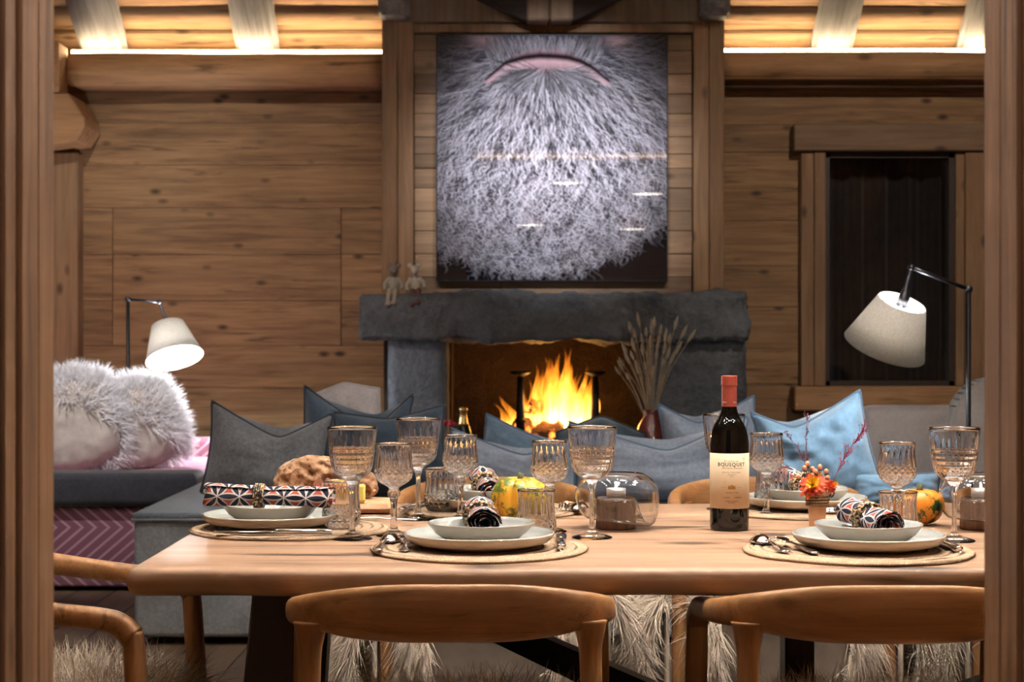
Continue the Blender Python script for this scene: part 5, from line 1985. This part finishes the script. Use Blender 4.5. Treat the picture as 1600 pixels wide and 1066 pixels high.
STUMP = mk(*lathe([(0.001, 0), (SMR * 0.97, 0), (SMR, 0.003), (SMR * 0.985, 0.03), (SMR * 0.99, SMH - 0.004), (SMR * 0.95, SMH), (0.001, SMH)], 72, stump_mod))
bo = smooth_prof([(0.0006, SMH + 0.0035), (0.020, SMH + 0.0032), (0.034, SMH + 0.001), (0.0425, SMH - 0.010), (0.0465, SMH - 0.026), (0.053, SMH - 0.0385), (0.064, SMH - 0.040), (0.0740, SMH - 0.030), (0.0800, SMH - 0.010),
                  (0.0805, SMH + 0.010), (0.0760, SMH + 0.027), (0.066, SMH + 0.040), (0.0515, SMH + 0.0495)], 70)
bi = []
for k, (r, z) in enumerate(bo):
    a, b = bo[max(k - 1, 0)], bo[min(k + 1, len(bo) - 1)]
    t = Vector((b[0] - a[0], b[1] - a[1])).normalized()
    bi.append((max(0.0006, r - t.y * 0.0016), z + t.x * 0.0016))


def bub_mod(r, z, t, i):
    # the molten side sags lower on one flank
    return r * (1 + 0.035 * math.cos(t) + 0.012 * math.cos(2 * t + 0.5)) if r > 0.048 else r


Vb, Fb = lathe(bo + list(reversed(bi)), 80, bub_mod)
Vb2 = []
for (x_, y_, z_) in Vb:
    rr_ = math.hypot(x_, y_)
    w = max(0.0, min(1.0, (rr_ - 0.046) / 0.02)) * max(0.0, min(1.0, (SMH + 0.03 - z_) / 0.05))
    Vb2.append((x_, y_, z_ - 0.012 * w * (x_ / 0.08) - 0.002 * w))
BUB = mk(Vb2, Fb)
TLC = mk(*lathe([(0.001, 0), (0.0185, 0), (0.0190, 0.015), (0.0182, 0.015), (0.0178, 0.002), (0.001, 0.002)], 32))
TLW = mk(*lathe([(0.001, 0.0025), (0.0176, 0.0025), (0.0176, 0.0118), (0.001, 0.0112)], 32))
TLK = mk(*tube([(0, 0, 0.011), (0.0005, 0, 0.016)], 0.0006, 6))
TLF = mk(*lathe(smooth_prof([(0.0003, 0.0145), (0.0024, 0.0175), (0.0021, 0.0215), (0.0003, 0.0285)], 12), 12))
for px, Y, lb, rz, lit in ((962, 3.37, 'centre', 0.0, True), (1532, 3.36, 'right', 0.5, True)):
    pos = Vector((X_(px, Y), Y, TZ + 0.0005))
    what = 'in the middle of the table' if lb == 'centre' else 'at the right doorpost'
    o = thing('candle_holder', 'clear glass bubble slumped over a wood stump ' + what, 'candle holder', pos, (0, 0, rz), 'bubble candle holders')
    link('stump', STUMP, BARKW, o)
    link('glass_bubble', BUB, CLEAR, o)
    t = thing('tealight', 'lit white tealight inside the glass bubble ' + what, 'candle', pos + Vector((0.001, 0, SMH + 0.0055)), (0, 0, 0), 'tealights')
    link('cup', TLC, TINF, t)
    link('wax', TLW, WAX, t)
    link('wick', TLK, BLACK, t)
    link('flame', TLF, CFL, t)

# ---- pumpkins
def pumpkin_mat(name, base, spot1, spot2, thr):
    k = NT(name)
    v = k.coord((1, 1, 1), rnd=False)
    n1 = k.noise(v, 22, 4, 0.65, 0.6)
    n2 = k.noise(v, 95, 4, 0.7, 0.5)
    n3 = k.noise(v, 11, 2, 0.5)
    col = k.mix(k.ramp(n3, [(0.35, (0, 0, 0)), (0.6, (1, 1, 1))]), (*base, 1), (*spot1, 1))
    f = k.math('ADD', k.math('MULTIPLY', n1, 0.6), k.math('MULTIPLY', n2, 0.4))
    col = k.mix(k.ramp(f, [(thr, (0, 0, 0)), (thr + 0.04, (1, 1, 1))]), col, (*spot2, 1))
    k.principled(col, 0.38, n2, 0.15, 0.002)
    return k.m


def pumpkin(label, px, Y, Rp, Hp, mat, lobes, stem=True, tilt=(0, 0, 0), groove=0.10):
    pos = Vector((X_(px, Y), Y, TZ + 0.0005))
    t = thing('pumpkin', label, 'pumpkin', pos, tilt, 'small pumpkins')
    P = []
    for i in range(25):
        a = -pi / 2 + pi * i / 24
        r = Rp * math.cos(a) ** 0.8 if i not in (0, 24) else 0.0005
        z = Hp / 2 + Hp / 2 * math.copysign(abs(math.sin(a)) ** 0.85, math.sin(a))
        z -= (0.14 * Hp if a > 0 else -0.10 * Hp) * math.exp(-(r / (Rp * 0.35)) ** 2)
        P.append((r, z))
    V, F = lathe(P, 96, lambda r, z, th, i: r * (1 - groove * (1 - abs(math.sin(lobes * th / 2)) ** 0.55)))
    link('body', mk(V, F), mat, t)
    zt = Hp * 0.86
    link('stem', mk(*tube([(0, 0, zt - 0.004), (0.001, 0, zt + 0.008), (0.004, 0.002, zt + 0.016)], [0.009, 0.006, 0.007], 8)), GRNST, t)


GRNST = plain('dry_stem', (0.10, 0.10, 0.05), 0.8, 0, 90, 0.3)
PM1 = pumpkin_mat('yellow_green_skin', srgb(226, 160, 48), srgb(238, 196, 62), srgb(92, 110, 40), 0.495)
PM2 = pumpkin_mat('orange_green_skin', srgb(226, 138, 40), srgb(232, 150, 52), srgb(52, 78, 34), 0.505)
pumpkin('round yellow pumpkin with green speckles in the middle of the table', 812, 3.50, 0.0585, 0.094, PM1, 9, True, (0, 0, 0.2), 0.17)
pumpkin('small orange pumpkin with dark green patches near the right doorpost', 1436, 3.44, 0.047, 0.074, PM2, 8, True, (0, 0, 0.4), 0.05)

# ---- bread board with bread, figs and butter
BRD = wood('board_wood', srgb(172, 126, 92), srgb(214, 172, 134), 0, 0.6, 0.1, 0.8, 1.5, 0.2)
m = subdivided_box(-0.15, 0.142, -0.085, 0.105, 0, 0.018, 0.03, lambda p: 0.004 * mnoise.noise(Vector((p.x * 9, p.y * 9, 0))), 0.007)
bd = link('bread_board', m, BRD, None, (X_(512, 3.72), 3.72, TZ + 0.003))
tag(bd, 'pale wooden serving board under the bread', 'board')
BZ = TZ + 0.003 + 0.021
kc = NT('bread_crust')
v = kc.coord((1, 1, 1), rnd=False)
n1 = kc.noise(v, 16, 5, 0.65, 0.5)
n2 = kc.noise(v, 120, 4, 0.7)
col = kc.ramp(n1, [(0.30, srgb(112, 76, 52)), (0.47, srgb(150, 112, 84)), (0.58, srgb(178, 150, 128)), (0.72, srgb(210, 196, 184))])
kc.principled(col, 0.85, kc.math('ADD', n1, kc.math('MULTIPLY', n2, 0.4)), 0.7, 0.006)
CRUST = kc.m
kc = NT('bread_crumb')
v = kc.coord((1, 1, 1), rnd=False)
vo = kc.n('ShaderNodeTexVoronoi')
vo.inputs['Scale'].default_value = 75
kc.l(v, vo.inputs['Vector'])
n2 = kc.noise(v, 60, 4, 0.7)
col = kc.mix(kc.ramp(vo.outputs['Distance'], [(0.12, (1, 1, 1)), (0.3, (0, 0, 0))]), kc.ramp(n2, [(0.35, srgb(146, 106, 78)), (0.65, srgb(178, 142, 112))]), (*srgb(112, 72, 44), 1))
kc.principled(col, 0.9, vo.outputs['Distance'], 0.8, 0.006)
CRUMB = kc.m


def loaf(name, sx, sy, sz, seed, mat, cut=None):
    bm = bmesh.new()
    bmesh.ops.create_icosphere(bm, subdivisions=5, radius=1)
    off = Vector((seed * 3.1, seed * 1.7, 0))
    for v_ in bm.verts:
        p = v_.co.copy()
        n = mnoise.noise(p * 1.5 + off) * 0.14 + mnoise.noise(p * 4 + off) * 0.055 + mnoise.noise(p * 11 + off) * 0.02
        q = p * (1 + n)
        z = q.z * sz
        if z < 0:
            z *= 0.55
        x, y = q.x * sx, q.y * sy
        if cut is not None:      # torn front face
            lim = cut + 0.012 * mnoise.noise(Vector((x * 60, z * 60, seed))) + 0.010 * mnoise.noise(Vector((x * 25, z * 25, seed + 4)))
            if y < lim:
                y = lim
        v_.co = Vector((x, y, z))
    zmin = min(v_.co.z for v_ in bm.verts)
    for v_ in bm.verts:
        v_.co.z -= zmin
    m = bpy.data.meshes.new('mesh')
    bm.to_mesh(m)
    bm.free()
    m.polygons.foreach_set('use_smooth', [True] * len(m.polygons))
    m.materials.append(CRUST)
    m.materials.append(CRUMB)
    if cut is not None:
        idx = [1 if (all(m.vertices[i].co.y < cut + 0.026 for i in f.vertices) and f.center.z > 0.006) else 0 for f in m.polygons]
        m.polygons.foreach_set('material_index', idx)
    return m


o = link('bread_loaf', loaf('bread', 0.088, 0.062, 0.058, 2, CRUST, -0.030), None, None, (X_(492, 3.74), 3.745, BZ), (0, 0, 0.25))
tag(o, 'rustic torn loaf of crusty bread on the serving board', 'bread')
o = link('bread_piece', loaf('bread', 0.034, 0.026, 0.040, 6, CRUST, -0.014), None, None, (X_(566, 3.76), 3.775, BZ), (0, 0, -0.2))
tag(o, 'smaller torn bread piece behind the butter', 'bread')
BUT = plain('butter', srgb(240, 218, 116), 0.4, 0, 30, 0.04, 0.1)
for k, (px, Y, s, rz, lb) in enumerate(((561, 3.668, 0.026, 0.15, 'yellow butter cube at the right edge of the serving board'), (529, 3.664, 0.024, -0.1, 'yellow butter cube seen through the tumbler at the table end'))):
    m = subdivided_box(-s / 2, s / 2, -s / 2, s / 2, 0, s * 1.45, 0.006, lambda p: 0.0007 * mnoise.noise(p * 120 + Vector((k, 0, 0))), 0.0018)
    o = link('butter_cube', m, BUT, None, (X_(px, Y), Y, BZ), (0, 0, rz))
    tag(o, lb, 'butter', 'butter cubes')
FIGS = plain('fig_skin', srgb(62, 34, 56), 0.5, 0, 40, 0.3)
FIGG = plain('green_fig_skin', srgb(128, 128, 66), 0.5, 0, 40, 0.3)
FIGF = plain('fig_flesh', srgb(214, 150, 130), 0.5, 0, 160, 0.35)


def fig(label, px, Y, skin_, rz):
    t = thing('fig_wedge', label, 'fig', (X_(px, Y), Y, BZ), (0, 0, rz), 'fig wedges')
    t.scale = (1.15, 1.15, 1.3)
    nU, nV = 14, 10
    V = []
    for i in range(nU + 1):
        s = i / nU
        r = 0.0155 * math.sin(pi * s ** 1.25) ** 0.8 if 0 < s < 1 else 0.0004
        z = 0.040 * s
        for j in range(nV + 1):
            a = pi * j / nV
            V.append((r * math.cos(a), r * math.sin(a) * 0.9, z))
    link('skin', mk(V, ring_faces(nU + 1, nV + 1, False, False, False)), skin_, t)
    C = []
    for i in range(nU + 1):
        s = i / nU
        r = 0.0150 * math.sin(pi * s ** 1.25) ** 0.8 if 0 < s < 1 else 0.0004
        C += [(-r, -0.0004, 0.040 * s), (0, -0.0012 * (1 if 0 < s < 1 else 0), 0.040 * s), (r, -0.0004, 0.040 * s)]
    link('flesh', mk(C, ring_faces(nU + 1, 3, False, False, False)), FIGF, t)


fig('purple fig wedge with pale flesh in front of the loaf', 512, 3.662, FIGS, 0.5)
fig('cut purple fig half left of the fig wedge, by the napkin roll', 499, 3.668, FIGS, -0.4)
fig('green fig wedge between the loaf and the tall goblet', 541, 3.690, FIGG, 0.2)

# ---- cutlery
STEEL = plain('polished_steel', (0.86, 0.86, 0.88), 0.08, 1.0, 30, 0.05, 0.0)


def ribbon(path, thick=0.0022):
    """path: (y, z, half width) -> solid strip with rounded section"""
    V = []
    for y, z, w in path:
        for j in range(10):
            a = 2 * pi * j / 10
            V.append((w * math.copysign(abs(math.cos(a)) ** 0.8, math.cos(a)), y, z + thick * 0.5 * math.sin(a) * 1.2))
    return V, ring_faces(len(path), 10)


HANDLE = [(-0.100, 0.0025, 0.003), (-0.098, 0.003, 0.0075), (-0.09, 0.0035, 0.0095), (-0.07, 0.0045, 0.0075), (-0.045, 0.006, 0.0048), (-0.02, 0.0085, 0.0036), (0.0, 0.0095, 0.0033), (0.02, 0.0085, 0.0040)]
SP_H = mk(*ribbon(catmull(HANDLE, 3), 0.0032))
V, F = [], []
nr_, na_ = 12, 28
for s_ in (0, 1):
    b = len(V)
    for i in range(nr_ + 1):
        q = i / nr_
        for j in range(na_):
            a = 2 * pi * j / na_
            yy = 0.049 + 0.031 * q * math.cos(a)
            ww = 0.0195 * q * math.sin(a) * (1 + 0.12 * math.cos(a))
            zz = 0.0165 - 0.0135 * q ** 2.2 - (0.0010 if s_ else 0)
            V.append((ww, yy, zz))
    for i in range(nr_):
        for j in range(na_):
            k = (j + 1) % na_
            f = (b + i * na_ + j, b + i * na_ + k, b + (i + 1) * na_ + k, b + (i + 1) * na_ + j)
            F.append(f if s_ == 1 else tuple(reversed(f)))
for j in range(na_):
    k = (j + 1) % na_
    F.append((nr_ * na_ + j, nr_ * na_ + k, (nr_ + 1) * na_ + nr_ * na_ + k, (nr_ + 1) * na_ + nr_ * na_ + j))
SP_B = mk(V, F)
FK_H = SP_H
FK_B = join([ribbon(catmull([(0.018, 0.0085, 0.0040), (0.028, 0.0105, 0.009), (0.038, 0.0125, 0.0115), (0.046, 0.0135, 0.0118)], 3), 0.0025)])
TIN = [mk(*[([(x + dx, y, z) for x, y, z in V_], F_) for V_, F_ in [ribbon(catmull([(0.044, 0.0133, 0.0019), (0.060, 0.0130, 0.0017), (0.076, 0.0085, 0.0015), (0.086, 0.0030, 0.0006)], 3), 0.0025)]][0]) for dx in (-0.0093, -0.0031, 0.0031, 0.0093)]
KN_H = mk(*ribbon(catmull([(-0.105, 0.004, 0.003), (-0.103, 0.005, 0.0075), (-0.085, 0.006, 0.0088), (-0.05, 0.006, 0.0065), (-0.015, 0.006, 0.0060), (-0.004, 0.006, 0.0072), (0.0, 0.006, 0.0045)], 3), 0.0085))
KN_B = mk(*ribbon(catmull([(-0.002, 0.006, 0.0045), (0.01, 0.006, 0.0085), (0.05, 0.006, 0.0098), (0.085, 0.006, 0.0092), (0.105, 0.006, 0.005), (0.112, 0.006, 0.0008)], 3), 0.0018))


def cutlery(kind, label, x, y, z, rz):
    t = thing(kind, label, kind, (x, y, z), (0, 0, rz), kind + 's')
    if kind == 'spoon':
        link('handle', SP_H, STEEL, t)
        link('spoon_bowl', SP_B, STEEL, t)
    elif kind == 'fork':
        link('handle', FK_H, STEEL, t)
        link('fork_head', FK_B, STEEL, t)
        for m_ in TIN:
            link('tine', m_, STEEL, t)
    else:
        link('handle', KN_H, STEEL, t)
        link('blade', KN_B, STEEL, t)
    return t


def place(px, py):
    """table point under a pixel"""
    Y = FPX * (CAMZ - MT) / (py - 533.0)
    return X_(px, Y), Y


cz = MT + 0.0006
x, y = place(606, 853)
cutlery('spoon', 'steel spoon left of the near centre plate', x - 0.004, y + 0.010, cz, -0.09)
x, y = place(634, 862)
cutlery('fork', 'steel fork tucked beside the near centre plate', x - 0.006, y + 0.092, cz, 0.03).scale.z = 0.4
x, y = place(878, 852)
cutlery('knife', 'steel knife with a bluish gleam right of the near centre plate', x, y + 0.028, cz, -0.03)
x, y = place(1203, 855)
cutlery('spoon', 'steel spoon left of the near right plate', x, y + 0.005, cz, 0.14)
x, y = place(1238, 858)
cutlery('fork', 'steel fork left of the near right plate', x, y + 0.01, cz, 0.26)
x, y = place(1484, 858)
cutlery('knife', 'steel knife right of the near right plate', x - 0.006, y + 0.055, cz, 0.10)
cutlery('knife', 'steel knife lying in front of the plate at the table end', X_(430, 3.19), 3.187, cz, pi / 2 + 0.01)
cutlery('fork', 'steel fork behind the tumbler at the table end', X_(575, 3.40), 3.40, cz, 1.9)
cutlery('knife', 'dark-looking knife left of the far centre plate', X_(650, 3.70), 3.70, cz, -0.25)
cutlery('fork', 'steel fork right of the far centre plate', X_(884, 3.72), 3.70, cz, pi - 0.1)
cutlery('spoon', 'steel spoon right of the far centre plate', X_(896, 3.72), 3.70, cz + 0.0, pi + 0.12)
cutlery('spoon', 'steel spoon in front of the plate behind the flower vase', X_(1330, 3.60), 3.585, cz, pi / 2 - 0.1)

# ---- little vase with flowers
COPPER = plain('pinkish_copper', srgb(214, 172, 138), 0.35, 0.35, 30, 0.06, 0.0)
TWINE = plain('beaded_twine', srgb(132, 106, 78), 0.8, 0, 300, 0.35, 0.6, 0.003)
FY = 3.40
fx = X_(1277, FY)
vz0 = TZ + 0.0005
VH = 0.070
fv_ = thing('bud_vase', 'small copper-pink cup vase wrapped in beaded twine', 'vase', (fx, FY, vz0))
link('cup', mk(*lathe([(0.001, 0), (0.0150, 0), (0.0158, 0.002), (0.0178, 0.035), (0.0196, VH), (0.0182, VH), (0.0160, 0.03), (0.014, 0.004), (0.001, 0.004)], 36)), COPPER, fv_)
for q in range(4):
    z = 0.044 + q * 0.0062
    rr_ = 0.0189 + 0.0003 * q
    pts = [(rr_ * 1.06 * math.cos(a), rr_ * 1.06 * math.sin(a), z) for a in np.linspace(0, 2 * pi, 41)]
    rad2 = [0.0026 if i % 2 else 0.0034 for i in range(41)]
    link('twine_wrap', mk(*tube(pts, rad2, 8, False)), TWINE, fv_)
top = Vector((fx, FY, vz0 + VH))


def petal_ring(n, r0, L, w, lift, droop, tilt, rng):
    parts = []
    for k in range(n):
        a = 2 * pi * (k + rng.uniform(-0.2, 0.2)) / n
        Lk = L * rng.uniform(0.85, 1.12)
        V, F = [], []
        for i in range(5):
            s = i / 4
            rr_ = r0 + Lk * s
            z = lift * math.sin(pi * 0.5 * s) - droop * s * s
            ww = w * math.sin(pi * (0.18 + 0.72 * s)) ** 0.8
            for j in (-1, 0, 1):
                V.append(((rr_) * math.cos(a) - j * ww * math.sin(a), rr_ * math.sin(a) + j * ww * math.cos(a), z + 0.0012 * (1 - abs(j)) * -1))
        for i in range(4):
            for j in range(2):
                b = i * 3 + j
                F.append((b, b + 1, b + 4, b + 3))
        parts.append((V, F))
    return parts


PO = plain('orange_petal', srgb(232, 98, 38), 0.6, 0, 120, 0.15)
PR = plain('red_orange_petal', srgb(206, 66, 40), 0.6, 0, 120, 0.15)
PYE = plain('yellow_petal', srgb(232, 186, 44), 0.6, 0, 120, 0.15)
STEMG = plain('flower_stem', srgb(78, 104, 46), 0.6, 0, 90, 0.2)
LEAFG = plain('flower_leaf', srgb(72, 92, 38), 0.55, 0, 90, 0.25)
rng = random.Random(4)


def zinnia(label, c, r, rot, seed, yellow=True):
    rng = random.Random(seed)
    t = thing('zinnia', label, 'flower', c, rot, 'zinnia blooms')
    rings = [(13, 0.004, r * 0.95, r * 0.20, 0.002, 0.007, PO), (12, 0.003, r * 0.80, r * 0.19, 0.006, 0.003, PR), (10, 0.002, r * 0.62, r * 0.17, 0.010, 0.0, PO),
             (9, 0.001, r * 0.46, r * 0.14, 0.013, -0.002, PYE if yellow else PO), (7, 0.0, r * 0.28, r * 0.10, 0.015, -0.005, PYE)]
    for (n, r0, L, w, lf, dr, mt) in rings:
        for V, F in petal_ring(n, r0, L, w, lf, dr, 0, rng):
            link('petal', mk(V, F), mt, t)
    link('stem', mk(*tube([(0, 0, 0.002), (0, 0.004, -0.012), (0, 0.010, -0.03)], 0.0014, 6)), STEMG, t)


zinnia('orange and yellow zinnia facing the camera over the vase rim', top + Vector((-0.011, -0.012, 0.013)), 0.027, (1.05, 0, -0.15), 3)
zinnia('small orange blossom on the right of the vase', top + Vector((0.024, -0.006, 0.010)), 0.013, (1.1, 0.2, 0.6), 8, False)
zinnia('red-orange zinnia behind the berries', top + Vector((0.001, 0.006, 0.020)), 0.018, (0.6, 0, 0.3), 9, False)
BERRY = plain('peach_berry', srgb(232, 158, 128), 0.3, 0, 60, 0.08, 0.0)
for k, (pts) in enumerate(([(1261.5, 725), (1257, 732), (1269, 733), (1274, 737), (1247, 745)], [(1281, 730), (1291, 737), (1293, 747), (1283, 750), (1270, 743)])):
    t = thing('berry_sprig', 'sprig of peach berries standing %s in the bud vase' % ('left' if k == 0 else 'right'), 'berries', top, (0, 0, 0), 'berry sprigs')
    for (px, py_) in pts:
        Yb = FY + rng.uniform(-0.008, 0.014)
        c = at(px, py_, Yb) - top
        link('berry', mk(*ico(c, 0.0054, 2, 0.92, 0.92, 1.08)), BERRY, t)
        link('stalk', mk(*tube([Vector((c.x * 0.3, c.y * 0.3, -0.03)), Vector((c.x * 0.6, c.y * 0.6, c.z * 0.5)), c], 0.0009, 5)), STEMG, t)
        link('leaf', mk(*ico(c + Vector((0.001, 0, -0.0055)), 0.0048, 1, 1.2, 0.9, 0.5)), LEAFG, t)
t = thing('leaf_sprig', 'dark green leaf sprig in the bud vase', 'leaves', top, (0, 0, 0))
for k in range(12):
    a = rng.uniform(0, 2 * pi)
    L = rng.uniform(0.018, 0.032)
    d = Vector((math.cos(a), math.sin(a) * 0.6, rng.uniform(0.3, 1.0))).normalized()
    s = d.cross(Vector((0, 0, 1))).normalized() * 0.005
    b = Vector((rng.uniform(-.006, .006), rng.uniform(-.006, .006), 0.0))
    V = [b, b + d * L * 0.4 + s, b + d * L, b + d * L * 0.4 - s, b + d * L * 0.45 + Vector((0, 0, -0.001))]
    link('leaf', mk(V, [(0, 1, 4), (1, 2, 4), (2, 3, 4), (3, 0, 4)]), LEAFG, t)
GR = plain('crimson_grass', srgb(150, 44, 74), 0.6, 0, 90, 0.2)
GRP = plain('dusky_grass', srgb(120, 70, 88), 0.6, 0, 90, 0.2)
for k, (root, tip, mt, n, sp_, lb) in enumerate((((1263, 740), (1262, 645), GRP, 26, 0.010, 'thin dusky grass sprig standing straight up from the vase'),
                                               ((1262, 735), (1229, 678), GRP, 20, 0.010, 'thin dusky grass sprig arching left from the vase'),
                                               ((1301, 752), (1352, 670), GR, 64, 0.015, 'crimson grass sprig leaning right from the vase'))):
    A, B_ = at(*root, FY + 0.004), at(*tip, FY + 0.012)
    t = thing('grass_sprig', lb, 'grass', top, (0, 0, 0), 'grass sprigs')
    A -= top
    B_ -= top
    mid = A.lerp(B_, 0.5) + Vector((0.004 * (1 if k == 1 else -1), 0, 0.004))
    link('stem', mk(*tube(catmull([(0, 0, -0.03), tuple(A), tuple(mid), tuple(B_)], 4), 0.0006, 5)), mt, t)
    parts = []
    for q in range(n):
        u = rng.uniform(0.15, 0.95)
        b = A.lerp(mid, u * 2) if u < 0.5 else mid.lerp(B_, u * 2 - 1)
        d = (B_ - A).normalized() + Vector((rng.uniform(-.7, .7), rng.uniform(-.5, .5), rng.uniform(-.2, .4)))
        e = b + d.normalized() * sp_ * rng.uniform(0.6, 1.7)
        parts.append(tube([b, b.lerp(e, 0.5), e], 0.00045, 4))
        parts.append(ico(e, 0.0011, 1, 1, 1, 1.6))
    o = link('spikelets', join(parts), mt, t)

# ---- pendant lamps over the table (seen mirrored in the picture glass) and the near cove strip
PSH = plain('woven_pendant_shade', srgb(120, 84, 60), 0.8, 0, 90, 0.2)
PDISC = emit('pendant_diffuser', (1.0, 0.90, 0.78), 17.0)
for px, py_, Y, lb in ((885, 287, 3.5, 'woven pendant lamp over the table, highest of the four'), (1012, 304, 3.5, 'woven pendant lamp over the table, rightmost of the four'),
                       (830, 353, 3.05, 'woven pendant lamp over the table, leftmost of the four'), (988, 359, 3.05, 'woven pendant lamp over the table, lowest of the four')):
    D = 2 * PY - Y
    x, z = X_(px, D), Z_(py_, D)
    t = thing('pendant_lamp', lb, 'lamp', (x, Y, z), (0, 0, 0), 'pendant lamps')
    link('shade', mk(*lathe([(0.155, 0.0), (0.150, 0.03), (0.115, 0.12), (0.06, 0.19), (0.03, 0.21), (0.027, 0.205), (0.056, 0.185), (0.110, 0.115), (0.145, 0.03), (0.150, 0.0), (0.155, 0.0)], 40, None, False, False)), PSH, t)
    link('diffuser', mk(*lathe([(0.001, 0.008), (0.147, 0.008), (0.147, 0.016), (0.001, 0.016)], 32)), PDISC, t)
    link('cable', mk(*tube([(0, 0, 0.2), (0, 0, 2.80 - z)], 0.003, 6)), BLACK, t)
fb_ = struct('trim_11', bevel_mesh(*boxv(XL, XR, 4.40, 4.52, 2.572, 2.86), 0.006), W_BEAM)
tag(fb_, 'beam across the edge of the dining ceiling')
o = link('led_strip', bevel_mesh(*boxv(-0.3, 2.2, 4.5205, 4.55, 2.62, 2.635), 0.002), emit('cove_led', (1.0, 0.66, 0.32), 5.0))
tag(o, 'warm light strip on the beam at the edge of the dining ceiling', 'light strip')

# unseen strip added on the dining side to brighten the ceiling and glassware
FILL_LED = emit('dining_fill_led', (1.0, 0.90, 0.76), 44.0)
for y, lb in ((4.365, 'unseen neutral fill strip added along the far beam to brighten the dining ceiling'),):
    o = link('led_strip', bevel_mesh(*boxv(-2.4, 2.9, y - 0.012, y + 0.012, 2.60, 2.612), 0.002), FILL_LED)
    tag(o, lb, 'light strip')
    l = struct('trim_12' if y > 3 else 'trim_13', bevel_mesh(*boxv(-2.5, 3.0, y - 0.03, y + 0.03, 2.56, 2.599), 0.003), W_BEAM)
    tag(l, 'narrow unseen ledge added to carry the fill strip ' + ('of the far beam' if y > 3 else 'above the doorway'))

# small glowing bodies whose light is carried by the lamp beside them are not sampled a second time
for n_ in ('flame', 'downlight_lens', 'lamp_bulb', 'candle_flame', 'burning_bark'):
    bpy.data.materials[n_].cycles.emission_sampling = 'NONE'
